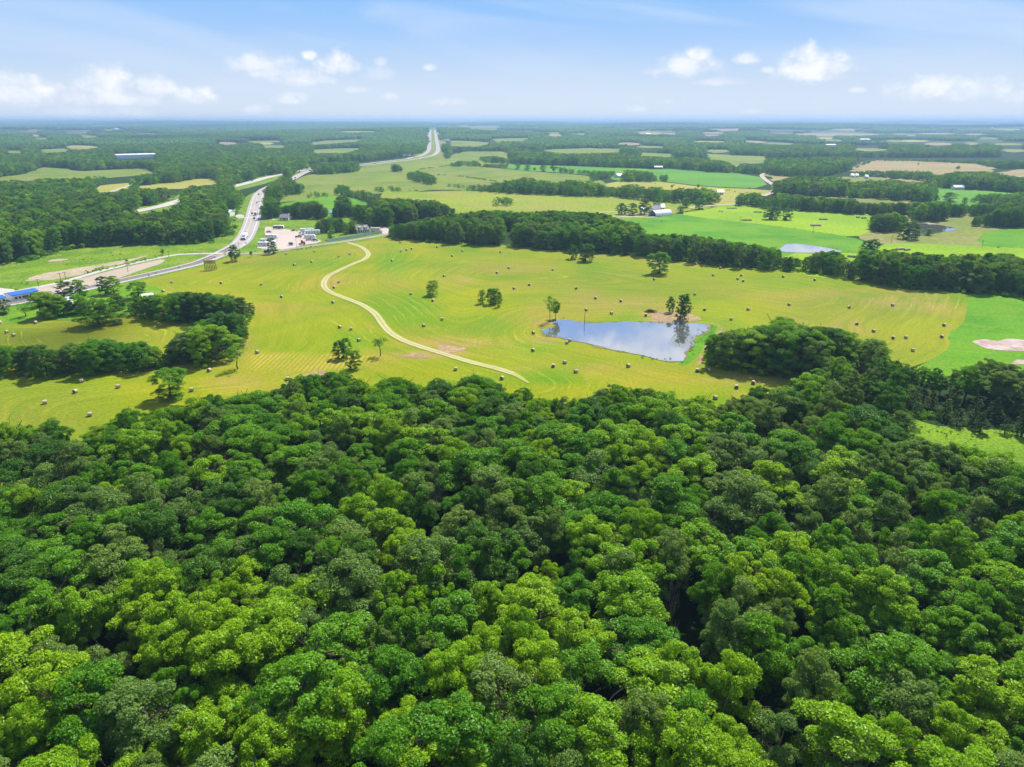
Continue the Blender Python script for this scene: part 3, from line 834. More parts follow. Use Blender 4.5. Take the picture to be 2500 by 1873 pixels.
ribbon('road_verge', path_world([(300,523),(328,517),(400,502),(445,488),(520,467),(597,449),(650,434),(690,426),(767,408)], 8), 62.0, .10, F_ROUGH)
ribbon('forest_road', path_world([(300,523),(328,517),(400,502),(445,488),(520,467),(597,449),(650,434),(690,426),(767,408)], 8), 15.0, .24, M_CONC)
ribbon('farm_road', path_world([(1868,423),(1860,429),(1871,441),(1889,453),(1888,468),(1862,479),(1820,492),(1787,499),(1726,503),(1680,508)], 8), 8.0, .30, M_LOT2)
ribbon('farm_road', path_world([(1440,526),(1500,528),(1575,531),(1600,530)], 6), 5.0, .26, M_CONC)
ribbon('farm_road', path_world([(1444,523),(1470,519),(1500,517.5),(1560,519),(1640,516)], 6), 4.5, .24, M_LOT2)
ribbon('field_lane', path_world([(262,470),(290,462),(318,453),(350,443)], 6), 5.0, .25, M_CONC)
ribbon('driveway', path_world([(632,540),(650,537.5),(672,536)], 6), 4.5, .22, M_CONC)
ribbon('driveway', path_world([(594,532),(606,532),(617,531)], 6), 4.5, .21, M_CONC)
TR = path_world(TRK, 12)
i0 = len(TR)
wt_ = np.interp(np.arange(i0), [0, i0 * .8, i0 * .93, i0], [3.7, 3.7, 3.4, 1.0])
ribbon('dirt_track', TR, wt_, .20, M_TRACK, jag=0.10)
ribbon('track_rut', TR[:int(i0 * .95)], 1.15, .206, M_RUT, off=1.0, jag=0.22)
ribbon('track_rut', TR[:int(i0 * .95)], 1.15, .206, M_RUT, off=-1.0, jag=0.22)

# ------------------------------------------------------------------ trees: crowns, trunks and kinds
def lobes_crown(seed, n_lobes, per_lobe, leaf, H=15.0, W=10.0, base=0.14, shape='round', inner=0.12):
    """many small leaf clusters gathered in tufts over an uneven crown; returns V,F"""
    r = np.random.default_rng(seed)
    cz0 = H * base; ch = H - cz0
    C = []; R = []
    if shape == 'cone':
        for i in range(n_lobes):
            t = r.uniform(0, 1) ** 0.8; prof = (1 - t) * 0.95 + 0.06
            a = r.uniform(0, 2 * math.pi); rr = prof * (r.uniform(0.55, 0.9) if r.random() > inner else r.uniform(0.1, 0.5))
            C.append([math.cos(a) * rr * W / 2, math.sin(a) * rr * W / 2, cz0 + t * ch * 0.93]); R.append(W * r.uniform(0.75, 1.35) / math.sqrt(n_lobes) * 0.9 * (1.15 - t))
    elif shape == 'full':
        # dense crown down to the ground, uneven outline
        for i in range(n_lobes):
            for _ in range(20):
                t = r.uniform(0, 1) ** 0.85
                prof = math.sqrt(max(0, 1 - (abs(t - 0.42) / (0.60 if t > .42 else 0.56)) ** 2.3))
                a = r.uniform(0, 2 * math.pi)
                rr = prof * (r.uniform(0.60, 0.92) if r.random() > .22 else r.uniform(0.1, 0.55))
                rr *= 1 + 0.17 * math.sin(2 * a + seed + 2.0 * t) + 0.12 * math.sin(3 * a + 2 * seed - 3 * t) + 0.08 * math.sin(5 * a + seed + 7 * t)
                p = np.array([math.cos(a) * rr * W / 2, math.sin(a) * rr * W / 2, cz0 + t * ch * 0.93])
                if not C or np.min(np.linalg.norm(np.array(C) - p, axis=1)) > W * 0.50 / math.sqrt(n_lobes): break
            C.append(list(p)); R.append(W * r.uniform(0.65, 1.25) / math.sqrt(n_lobes))
    else:
        # boughs: each a small crown of its own, at its own height, with gaps between
        full = shape == 'full'
        nb_ = int(r.integers(11, 15) if full else r.integers(6, 10)); B = []
        for b in range(nb_):
            a = 2 * math.pi * b / nb_ * 1.0 + r.uniform(-.45, .45)
            rr = r.uniform(0.30, 0.66) if b else 0.08
            hh = {'round': r.uniform(0.34, 0.80), 'flat': r.uniform(0.50, 0.82), 'tall': r.uniform(0.30, 0.85), 'full': 0.10 + 0.72 * ((b * 0.618) % 1.0)}[shape]
            if full: rr = r.uniform(0.30, 0.56) * math.sqrt(max(.1, 1 - ((hh - .38) / .62) ** 2)); a = b * 2.4 + r.uniform(-.3, .3)
            if b == 0: hh = 0.80
            if shape == 'tall': rr *= 0.8
            sz = r.uniform(0.30, 0.46) * (0.95 if rr > .5 else 1.1)
            if full: sz = r.uniform(0.44, 0.58)
            B.append((math.cos(a) * rr * W / 2, math.sin(a) * rr * W / 2, cz0 + ch * hh * (1 - 0.22 * rr), sz * W / 2, sz * W / 2 * r.uniform(0.75, 1.1)))
        for b in range(max(2, nb_ // 2)):       # low inner mass
            a = r.uniform(0, 6.28); rr = r.uniform(0.1, 0.5)
            B.append((math.cos(a) * rr * W / 2, math.sin(a) * rr * W / 2, cz0 + ch * r.uniform(0.12, 0.4), .42 * W / 2, .24 * ch))
        wgt = np.array([q[3] ** 2 for q in B]); wgt /= wgt.sum()
        for i in range(n_lobes):
            q = B[int(r.choice(len(B), p=wgt))]
            d = r.normal(size=3); d[2] = abs(d[2]) * 1.1 - 0.35; d /= np.linalg.norm(d)
            k_ = r.uniform(0.65, 1.0) if shape != 'full' else r.uniform(0.45, 1.0)
            C.append([q[0] + d[0] * q[3] * k_, q[1] + d[1] * q[3] * k_, q[2] + d[2] * q[4] * k_]); R.append(W * r.uniform(0.55, 1.15) / math.sqrt(n_lobes))
    C = np.array(C); R = np.array(R)
    n = n_lobes * per_lobe
    li = np.repeat(np.arange(n_lobes), per_lobe)
    d = r.normal(size=(n, 3)); d[:, 2] = np.abs(d[:, 2]) * 1.0 - 0.35
    outw = C[li] - np.array([0, 0, cz0 + ch * 0.35]); outw /= np.linalg.norm(outw, axis=1)[:, None] + 1e-6
    d = d / np.linalg.norm(d, axis=1)[:, None] + outw * 0.35
    d /= np.linalg.norm(d, axis=1)[:, None]
    # tufts: gather leaves of a lobe in sub-bunches
    nb = max(3, per_lobe // 9)
    sub = r.normal(size=(n_lobes, nb, 3)); sub[..., 2] = np.abs(sub[..., 2]) - 0.2
    sub /= np.linalg.norm(sub, axis=2)[..., None]
    sb = sub[li, r.integers(0, nb, n)]
    dd = sb * 0.72 + d * 0.42; dd /= np.linalg.norm(dd, axis=1)[:, None]
    rad = R[li] * r.uniform(0.70, 1.10, n)
    P = C[li] + dd * rad[:, None] * np.array([1.0, 1.0, 0.85])
    nrm_ = dd * 0.75 + r.normal(size=(n, 3)) * 0.55 + np.array([0, 0, 0.25])
    nrm_ /= np.linalg.norm(nrm_, axis=1)[:, None]
    tng = np.cross(nrm_, r.normal(size=(n, 3))); tng /= np.linalg.norm(tng, axis=1)[:, None] + 1e-6
    btn = np.cross(nrm_, tng)
    s = leaf * r.uniform(0.6, 1.35, n)[:, None]; w = s * r.uniform(0.42, 0.75, n)[:, None]
    bend = nrm_ * s * 0.22
    V = np.stack([P - tng * s - bend, P - btn * w + bend * .3, P + tng * s - bend, P + btn * w + bend * .3], 1).reshape(-1, 3)
    F = np.arange(n * 4).reshape(-1, 4)
    return V, F

def trunk_geo(seed, H=15.0, W=10.0, limbs=8, r0=0.28, bare=False, base=0.3):
    r = np.random.default_rng(seed + 900)
    mb = MB()
    top = H * 0.72
    pts = [(0, 0, -0.3)]
    for i in range(1, 6):
        pts.append((r.normal() * 0.12 * i, r.normal() * 0.12 * i, top * i / 5))
    for i in range(5):
        mb.tube(pts[i], pts[i + 1], r0 * (1.15 - i * 0.2), r0 * (0.95 - i * 0.2), 6, cap=(i == 4))
    def grow(p, d, L, rad, lev):
        p = Vector(p); d = Vector(d).normalized()
        q = p + d * L * 0.5 + Vector(r.normal(size=3)) * L * 0.05
        e = q + (d + Vector((0, 0, 0.18)) + Vector(r.normal(size=3)) * 0.15).normalized() * L * 0.5
        nn = 5 if lev < 2 else 3
        mb.tube(p, q, rad, rad * 0.72, nn, False); mb.tube(q, e, rad * 0.72, rad * 0.4, nn, True)
        if lev > 0:
            for _ in range(3 if bare else 2):
                dd = (d + Vector(r.normal(size=3)) * 0.55 + Vector((0, 0, 0.15))).normalized()
                grow(q if r.random() < 0.5 else e, dd, L * r.uniform(0.5, 0.75), rad * 0.5, lev - 1)
    for i in range(limbs):
        t = r.uniform(base * 0.9, 0.68); k = min(4, int(t * H / top * 5))
        a = 2 * math.pi * (i / limbs) + r.uniform(-.3, .3)
        up = r.uniform(0.35, 1.1)
        grow(pts[k + 1] if k < 5 else pts[5], (math.cos(a), math.sin(a), up), W * r.uniform(0.26, 0.42), r0 * 0.42, 3 if bare else 1)
    return mb

def raw_mesh(mb, name, mat):
    me = bpy.data.meshes.new(name); me.from_pydata(mb.v, [], mb.f); me.materials.append(mat); me.update(); return me

CROWN = {}      # (kind, i) -> mesh data of a crown 15 m tall and 10 m wide
TRUNK = {}
COMBI = {}      # crown and trunk in one mesh, for woodland nobody could count
def combine(name, parts):
    V = []; F = []; MI = []; mats = []; o = 0
    me = bpy.data.meshes.new(name)
    for k, (v, f, m) in enumerate(parts):
        me.materials.append(m)
        V += [tuple(x) for x in v]; F += [tuple(int(i) + o for i in g) for g in f]; MI += [k] * len(f); o += len(v)
    me.from_pydata(V, [], F)
    me.polygons.foreach_set('material_index', MI); me.update()
    return me
FULL = {}
SHAPES = {'bright': ['flat', 'round', 'round'], 'mid': ['round', 'flat', 'round'], 'grey': ['round', 'round', 'flat'], 'dark': ['round', 'tall', 'round'], 'cedar': ['cone', 'cone', 'cone']}
KINDS = ['bright', 'mid', 'grey', 'dark', 'cedar']
for ki, kd in enumerate(KINDS):
    for i in range(3):
        sd_ = ki * 10 + i
        shp = SHAPES[kd][i]
        if kd == 'cedar':
            V, F = lobes_crown(sd_, 42, 95, 0.24, H=15, W=8.5, base=0.05, shape='cone', inner=0.05)
        else:
            lf = {'bright': .130, 'mid': .125, 'grey': .12, 'dark': .125}[kd]
            V, F = lobes_crown(sd_, 84 + 6 * i, 400, lf, shape=shp)
        CROWN[kd, i] = mesh_np('crown_mesh', V, F, [LEAF[kd]])
        tb = trunk_geo(sd_)
        TRUNK[kd, i] = raw_mesh(tb, 'trunk_mesh', M_BARK)
        COMBI[kd, i] = combine('tree_mesh', [(V, F, LEAF[kd]), (tb.v, tb.f, M_BARK)])
        if i < 2 and kd != 'cedar':
            Vf, Ff = lobes_crown(sd_ + 100, 76, 380, .13, shape='full', base=0.03, W=9.6)
            FULL[kd, i] = mesh_np('full_crown_mesh', Vf, Ff, [LEAF[kd]])
            COMBI[kd, i, 'full'] = combine('full_tree_mesh', [(Vf, Ff, LEAF[kd]), (tb.v, tb.f, M_BARK)])
        # a coarser one for woods beyond half a kilometre
        V2, F2 = lobes_crown(sd_ + 300, 30, 40, 0.50, shape='full' if kd != 'cedar' else 'cone', base=0.0)
        COMBI[kd, i, 'far'] = combine('far_tree_mesh', [(V2, F2, LEAF[kd])])

# thin crowns for the sparse trees
SPARSE = []
for i in range(2):
    V, F = lobes_crown(70 + i, 34, 60, 0.2, base=0.35, shape='flat')
    SPARSE.append(mesh_np('sparse_crown_mesh', V, F, [LEAF['mid']]))
DEADM = [raw_mesh(trunk_geo(80 + i, H=14, W=13, limbs=9, r0=0.3, bare=True), 'dead_mesh', M_DEAD) for i in range(3)]

# ---- woodland outlines (as seen: both foot and top of a tree must fall inside)
WOODS = dict(
 fg=[(-250,1045),(0,1039),(124,1036),(158,1077),(190,1095),(211,1088),(218,1051),(250,1030),(320,1009),(345,1022),(399,1002),(450,1000),(490,979),(546,972),(588,962),(670,964),(700,935),(738,915),(775,930),(799,911),(833,911),(867,930),(897,949),(908,956),(965,930),(1020,945),(1074,930),(1120,935),(1164,919),(1202,941),(1232,964),(1274,953),(1315,975),(1398,975),(1440,975),(1481,953),(1579,951),(1643,975),(1741,985),(1817,975),(1854,953),(1937,945),(1986,911),(2050,880),(2150,880),(2226,896),(2272,896),(2317,915),(2340,899),(2389,894),(2421,886),(2464,899),(2475,920),(2500,905),(2750,890),(2750,3400),(-250,3400)],
 wr=[(1733,826),(1745,818),(1760,822),(1806,815),(1840,806),(1880,799),(1895,785),(1914,783),(1935,790),(1944,799),(2000,808),(2007,808),(2061,813),(2109,840),(2136,833),(2150,840),(2167,860),(2172,878),(2226,896),(2200,960),(1990,940),(1930,924),(1806,910),(1738,892),(1728,860)],
 h1=[(312,735),(345,725),(420,720),(500,722),(590,726),(622,752),(627,775),(590,782),(500,792),(440,790),(340,776),(312,762)],
 h2=[(-150,848),(75,848),(113,856),(145,849),(204,840),(240,834),(317,842),(362,842),(383,856),(441,826),(475,801),(500,788),(552,767),(590,775),(609,804),(605,826),(590,849),(568,878),(500,893),(385,903),(226,917),(0,924),(-150,930)],
 yd=[(84,722),(110,714),(150,730),(175,745),(200,726),(250,730),(300,725),(305,758),(270,765),(200,770),(150,772),(120,775),(90,750)],
 tl=[(950,555),(1000,545),(1030,538),(1100,527),(1150,520),(1210,515),(1270,523),(1300,518),(1360,517),(1420,520),(1460,522),(1500,535),(1550,545),(1575,575),(1640,575),(1700,578),(1750,588),(1800,595),(1850,600),(1900,612),(1915,628),(1960,634),(2000,617),(2045,615),(2070,640),(2103,642),(2110,610),(2150,613),(2200,615),(2210,625),(2240,622),(2300,625),(2400,625),(2470,622),(2500,636),(2750,640),(2750,745),(2500,728),(2367,716),(2204,704),(2113,688),(2000,668),(1885,659),(1760,650),(1633,634),(1500,620),(1256,604),(1000,588),(955,580)],
 wa=[(663,512),(700,503),(740,495),(770,492),(800,512),(803,535),(740,536),(690,532),(640,535),(630,520),(633,490),(650,480),(680,490)],
 wb=[(769,545),(790,535),(830,532),(838,545),(866,540),(872,560),(860,575),(820,570),(775,568)],
 wc=[(812,520),(830,480),(850,482),(852,505),(900,503),(930,487),(1000,487),(1010,492),(1060,490),(1118,515),(1118,527),(1050,530),(1000,545),(960,545),(950,555),(905,555),(885,545),(870,533),(815,533)],
 wd=[(742,478),(760,470),(815,470),(825,452),(840,452),(860,463),(900,468),(915,480),(945,485),(960,490),(945,500),(910,500),(870,485),(824,478),(745,487)],
 wf=[(632,535),(628,500),(638,474),(650,452),(690,434),(704,432),(718,448),(720,474),(690,488),(665,500),(660,515),(690,520),(700,532),(640,538)],
 wf2=[(720,450),(740,448),(742,470),(722,475)],
 wg=[(756,408),(765,402),(800,397),(870,394),(878,415),(870,420),(800,427),(765,425)],
 ws=[(957,402),(975,402),(978,420),(957,420)],
 ws2=[(918,455),(942,457),(942,470),(918,470)], ws3=[(949,455),(990,457),(990,468),(949,468)],
 lf=[(-600,700),(-100,670),(0,648),(68,635),(113,620),(181,606),(317,597),(420,596),(500,592),(545,578),(576,546),(585,528),(585,500),(590,484),(625,466),(700,436),(758,410),(876,396),(1000,382),(1038,374),(1044,345),(1040,330),(-600,330)],
 m1=[(1068,443),(1080,445),(1140,452),(1200,450),(1250,440),(1280,436),(1295,435),(1310,442),(1360,448),(1400,440),(1420,447),(1440,445),(1480,455),(1500,458),(1540,452),(1580,462),(1610,456),(1630,465),(1680,465),(1720,460),(1750,470),(1762,490),(1770,495),(1740,500),(1715,500),(1600,492),(1500,482),(1430,481),(1226,473),(1145,467),(1120,460),(1068,452)],
 m2=[(1000,420),(1030,420),(1060,430),(1063,450),(1050,452),(1030,447),(1000,440),(985,430)],
 m3=[(1098,400),(1130,390),(1160,392),(1175,400),(1174,407),(1100,408)], m3b=[(1182,400),(1240,400),(1240,411),(1182,409)],
 m4=[(1155,385),(1180,382),(1205,380),(1240,388),(1240,400),(1190,398)],
 m4b=[(1072,372),(1096,372),(1098,388),(1072,388)],
 m5=[(1233,367),(1260,362),(1320,370),(1400,367),(1500,372),(1560,380),(1620,385),(1700,385),(1750,392),(1800,400),(1860,410),(1866,425),(1840,425),(1740,421),(1640,412),(1597,412),(1500,410),(1400,405),(1243,400),(1242,385),(1260,382)],
 m6=[(1365,408),(1400,414),(1400,424),(1365,422)], m7=[(1405,415),(1440,416),(1440,427),(1405,425)], m8=[(1440,418),(1500,418),(1500,430),(1480,436),(1470,440),(1445,445),(1442,432)],
 m9=[(1520,420),(1545,416),(1600,425),(1603,440),(1600,445),(1520,444)], m9b=[(1612,427),(1630,427),(1630,445),(1612,445)],
 ov=[(1199,492),(1210,484),(1250,482),(1253,495),(1250,503),(1205,504)],
 r1=[(1885,470),(1882,452),(1910,438),(1950,430),(2000,433),(2060,436),(2080,448),(2140,440),(2200,445),(2280,445),(2285,470),(2295,485),(2290,492),(2240,494),(2150,488),(2040,482),(2000,480),(1940,475),(1890,475)],
 r2=[(1788,495),(1805,475),(1840,470),(1870,480),(1890,478),(1920,475),(2000,482),(2080,487),(2100,497),(2180,497),(2250,497),(2300,495),(2340,500),(2380,502),(2400,497),(2440,502),(2430,525),(2370,528),(2310,530),(2300,542),(2240,543),(2220,530),(2130,527),(2000,518),(1885,512),(1790,503)],
 r3=[(2370,548),(2380,530),(2430,520),(2450,500),(2500,500),(2700,505),(2700,562),(2500,557),(2400,555),(2373,555)],
 r4=[(2365,490),(2390,475),(2450,475),(2500,470),(2700,470),(2700,505),(2440,505),(2380,500)],
 r5=[(2070,420),(2130,417),(2200,418),(2260,420),(2290,428),(2340,420),(2400,420),(2480,432),(2600,440),(2700,475),(2500,472),(2400,465),(2290,460),(2283,445),(2200,438),(2130,432),(2075,432)],
 r6=[(2077,412),(2120,390),(2250,388),(2430,393),(2700,398),(2700,414),(2440,412),(2380,402),(2230,396),(2130,395),(2080,415)],
 r7=[(1870,422),(1865,400),(1850,388),(2100,383),(2075,415),(2000,434),(1935,432),(1875,428)],
 p3=[(2213,532),(2240,536),(2290,540),(2318,528),(2320,545),(2290,546),(2235,544)],
 p3b=[(2126,566),(2128,530),(2150,524),(2190,524),(2215,532),(2215,560),(2170,568)],
)
FARW = [(1040,388),(2700,384),(2700,296),(1040,296)]
CLEARS = EXTRA + [[(-700,438),(-60,436),(0,434),(68,423),(106,408),(150,410),(204,418),(283,414),(351,412),(380,423),(272,429),(136,435),(0,441),(-700,450)],
 [(231,459),(267,451),(328,447),(278,468),(240,466)],[(317,459),(385,450),(430,446),(500,436),(536,442),(530,449),(430,459)],
 [(18,369),(54,369),(54,374),(18,374)],[(97,366),(158,364),(165,370),(108,374)],[(762,367),(839,363),(885,363),(835,374),(770,374)],
 [(645,357),(695,357),(692,361),(645,361)],[(758,350),(800,344),(873,341),(883,345),(770,353)],
 [(328,519),(395,500),(440,487),(443,493),(395,506),(335,524)],[(560,461),(597,448),(650,433),(690,425),(692,430),(650,438),(600,454)],
 [(560,510),(588,508),(592,536),(568,535)],
 [(1036,385),(1046,350),(1046,312),(1066,312),(1074,350),(1084,385)],[(280,380),(380,380),(380,389),(275,392)],
 [(556,514),(578,514),(578,524),(556,526)],
 [(2235,1030),(2363,1049),(2499,1075),(2700,1112),(2700,1165),(2499,1114),(2449,1097),(2340,1072),(2250,1050)],[(2100,1012),(2125,1006),(2148,1007),(2130,1014)],
 [(1229,566),(1250,563),(1248,577),(1232,577)],[(1100,344),(1145,345),(1195,352),(1160,358),(1100,357)],[(1204,340),(1292,338),(1272,345),(1215,348)],
 [(1130,312),(1167,309),(1226,311),(1200,320)],[(1317,367),(1430,363),(1515,364),(1500,373),(1373,375)],[(1340,324),(1368,324),(1366,329)],[(1392,327),(1430,326),(1430,332)],
 [(1566,375),(1640,377),(1640,382),(1566,381)],[(1729,379),(1867,383),(1866,393),(1835,392),(1735,389)],[(1778,394),(1815,397),(1798,405)],[(1760,317),(1801,315),(1797,321),(1762,321)],
 [(1545,323),(1588,321),(1585,326)],[(1622,327),(1650,327),(1648,331)],[(1941,328),(2000,324),(2158,329),(2090,333),(1960,331)],[(2170,330),(2240,331),(2240,334)],
 [(40,322),(90,321),(86,325)],[(72,340),(118,339),(116,343)],[(1104,376),(1145,371),(1226,371),(1240,376),(1240,383),(1200,380),(1160,384),(1150,394),(1120,392),(1095,396)],
 [(2010,329),(2045,328),(2045,333)],[(2095,342),(2125,342),(2125,346)],[(2010,357),(2040,356),(2040,361)],[(276,312),(288,312),(288,318)],[(2420,311),(2440,311),(2440,316)]]
XMETA = [(2071,436),(2172,434),(2180,438),(2100,443)]

LONE_CLEAR = [(418,973,70),(581,901,40),(845,885,60),(929,869,45),(1057,721,30),(1200,745,60),(1348,785,40),(1660,775,50),(1609,668,40)]

# kind mix by where the tree stands: returns index into KINDS
def kind_mix(px, py, dist, u, n):
    """u: random 0..1, n: slow noise 0..1 ; arrays"""
    out = np.ones(px.shape, int)
    # probabilities bright, mid, grey, dark, cedar
    P = np.zeros(px.shape + (5,))
    P[...] = (0.18, 0.40, 0.14, 0.24, 0.04)
    fgm = py > 900
    P[fgm] = (0.30, 0.42, 0.20, 0.07, 0.01)
    P[fgm & (px < 900) & (py > 1100) & (py < 1500)] = (0.10, 0.44, 0.30, 0.14, 0.02)
    P[fgm & (py > 1500)] = (0.50, 0.36, 0.12, 0.02, 0.0)
    P[fgm & (px > 1700) & (py < 1500)] = (0.16, 0.27, 0.40, 0.14, 0.03)
    P[fgm & (px < 1500) & (py < 1150)] = (0.33, 0.42, 0.13, 0.12, 0.0)
    P[fgm & (px > 1990) & (py < 1070) & (py > 950)] = (0.04, 0.14, 0.2, 0.17, 0.45)
    P[(py > 600) & (py < 740) & (px > 950)] = (0.12, 0.44, 0.24, 0.20, 0.0)
    far = py < 600
    P[far] = (0.10, 0.42, 0.20, 0.26, 0.02)
    P[..., 0] *= 0.35 + 1.5 * n; P[..., 2] *= 0.35 + 1.5 * (1 - n)
    P /= P.sum(-1, keepdims=True)
    c = np.cumsum(P, -1)
    return np.minimum((u[..., None] > c).sum(-1), 4)

def slow_noise(x, y, s):
    return 0.5 + 0.25 * (np.sin(x / s + 1.7 * np.sin(y / s * 0.7)) + np.sin(y / s * 1.13 + 1.3 * np.sin(x / s * 0.83 + 2)))

FROAD = path_world([(300,523),(328,517),(400,502),(445,488),(520,467),(597,449),(650,434),(690,426),(767,408)], 8)
def scatter(zmin, zmax, step, polys, hgt, tries=(1.0, 0.72, 0.42), xlim=0.84, jit=0.42, buf=None):
    """jittered world grid; keep points whose foot and top fall in the seen outline"""
    ys = np.arange(zmin, zmax, step * 0.87)
    out = []
    for r_i, yy in enumerate(ys):
        xr = xlim * yy + 30
        xs = np.arange(-xr, xr, step) + (r_i % 2) * step / 2
        out.append(np.column_stack([xs, np.full(len(xs), yy)]))
    P = np.concatenate(out)
    P += rng.uniform(-jit * step, jit * step, P.shape)
    z = height(P[:, 0], P[:, 1])
    W = np.column_stack([P, z])
    H = hgt * rng.uniform(0.78, 1.18, len(W))
    bx, by, zc = proj(W)
    keep = np.zeros(len(W), bool); S = np.ones(len(W)); which = np.full(len(W), -1)
    for k_, poly in enumerate(polys):
        pxs = [p[0] for p in poly]; pys = [p[1] for p in poly]
        cand = (~keep) & (bx > min(pxs)) & (bx < max(pxs)) & (by > min(pys) - 1) & (by < max(pys) + 1)
        if not cand.any(): continue
        ci = np.where(cand)[0]
        ok0 = inpoly(bx[ci], by[ci], poly)
        ci = ci[ok0]
        for s in tries:
            if not len(ci): break
            T = W[ci].copy(); T[:, 2] += H[ci] * s * 0.86
            tx, ty, _ = proj(T)
            ok = inpoly(tx, ty, poly)
            a = ci[ok]
            keep[a] = True; S[a] = s; which[a] = k_
            ci = ci[~ok]
    idx = np.where(keep)[0]
    W = W[idx]; H = H[idx] * S[idx]; which = which[idx]; S = S[idx]
    T = W.copy(); T[:, 2] += H * 0.8
    bx, by, zc = proj(W); tx, ty, _ = proj(T)
    bad = np.zeros(len(W), bool)
    half = (buf if buf else 0.5 * H * 0.45)
    pts = []
    for a in (0.0, 0.15, 0.3, 0.45, 0.6, 0.75, 0.95):
        for o_ in (-1, 0, 1):
            Q = W.copy(); Q[:, 0] += o_ * half; Q[:, 2] += a * H
            pts.append(proj(Q)[:2])
            if buf and a == 0.95:
                for sy in (-1, 1):
                    Q2 = Q.copy(); Q2[:, 1] += sy * half; pts.append(proj(Q2)[:2])
    for c in CLEARS:
        x0 = min(p[0] for p in c); x1 = max(p[0] for p in c); y0 = min(p[1] for p in c); y1 = max(p[1] for p in c)
        near = (bx > x0 - 90) & (bx < x1 + 90) & (by > y0 - 5) & (by < y1 + 200)
        if not near.any(): continue
        ni = np.where(near)[0]; bb = np.zeros(len(ni), bool)
        for (qx, qy) in pts: bb |= inpoly(qx[ni], qy[ni], c)
        bad[ni] |= bb
    for C_ in (HWY, H2, FROAD):
        near = (W[:, 1] < C_[:, 1].max() + 40)
        ni = np.where(near)[0]
        for k0 in range(0, len(ni), 4000):
            q = ni[k0:k0 + 4000]
            dmin = np.min(np.hypot(W[q, 0][:, None] - C_[None, ::2, 0], W[q, 1][:, None] - C_[None, ::2, 1]), 1)
            bad[q] |= dmin < (13 if C_ is not H2 else 30)
    ok = ~bad
    return W[ok], H[ok], which[ok], S[ok]

# near woods
names_ = list(WOODS.keys())
polys_ = list(WOODS.values())
nearW, nearH, nearK, nearS = scatter(22, 330, 5.6, polys_, 15.6, tries=(1.0, 0.85, 0.7, 0.55, 0.4))
midW, midH, midK, midS = scatter(330, 760, 6.9, polys_, 15.5, tries=(1.0, 0.85, 0.7, 0.5, 0.35))
farW_, farH, farK, farS = scatter(760, 2500, 9.5, polys_ + [FARW], 15.5, tries=(1.0, 0.6, 0.35))

def thin(W, H, sep):
    """drop trees standing too close to a bigger neighbour"""
    cell = {}
    order = np.argsort(-H)
    keep = []
    for i in order:
        x, y = W[i, 0], W[i, 1]; r_ = sep * (0.55 + 0.45 * H[i] / 15) * (1.0 if nearK[i] == 0 else 0.82)
        g = (int(x // 8), int(y // 8)); bad = False
        for a in (-1, 0, 1):
            for b in (-1, 0, 1):
                for j in cell.get((g[0] + a, g[1] + b), ()):
                    if (W[j, 0] - x) ** 2 + (W[j, 1] - y) ** 2 < r_ * r_: bad = True; break
                if bad: break
            if bad: break
        if not bad:
            cell.setdefault(g, []).append(i); keep.append(i)
    return np.sort(np.array(keep))
_px, _py, _ = proj(nearW)
_ce = np.interp(_px, [2060, 2150, 2269, 2363, 2500, 2700], [1012, 1004, 1033, 1047, 1071, 1100])
LOWC = (_px > 2050) & (_py < _ce + 4) & (_py > _ce - 62)
nearH[LOWC] = np.minimum(nearH[LOWC], rng.uniform(6.5, 9.5, LOWC.sum()))
kk = thin(nearW, nearH, 5.0)
LOWC = LOWC[kk]; ISFG2 = (nearK[kk] == 0) & ~LOWC
nearW, nearH, nearK, nearS = nearW[kk], nearH[kk], nearK[kk], nearS[kk]
ISFG = nearK == names_.index('fg')

bx, by, zc = proj(nearW)
cn = slow_noise(nearW[:, 0], nearW[:, 1], 9.0)
near_kind = kind_mix(bx, by - 900 / zc * 8, zc, rng.random(len(nearW)), cn)
near_kind[LOWC & (rng.random(len(nearW)) < .8)] = 4
near_wid = nearH / 15 * 11.0 * rng.uniform(0.70, 1.35, len(nearW)) * np.where(near_kind == 4, 0.7, 1.0)
near_wid = np.where(LOWC, nearH * 0.78, near_wid); near_wid = np.where(nearK == 0, near_wid, near_wid * 1.2); near_wid = np.maximum(near_wid, 5.0)
near_var = rng.integers(0, 3, len(nearW)); near_rot = rng.uniform(0, 2 * np.pi, len(nearW))

def put_tree(name, loc, H, Wd, kd, vi, rot, label, group=None, crown=None, cat='tree', trunk=None, lean=0.0):
    r_ = empty(name, loc, rot)
    r_.scale = (Wd / 10, Wd / 10, H / 14.6)
    if lean: r_.rotation_euler = (0, lean, rot)
    tag(r_, label, cat, group)
    link(bpy.data.objects.new('crown', crown or CROWN[kd, vi]), r_)
    link(bpy.data.objects.new('trunk', trunk or TRUNK[kd, vi]), r_)
    return r_

COLW = {'bright': 'bright lime-green', 'mid': 'mid-green', 'grey': 'greyish-green', 'dark': 'dark green', 'cedar': 'olive-green conical'}
def where(px, py):
    return '%d%% across and %d%% down the photo' % (round(100 * px / PW), round(100 * py / PH))

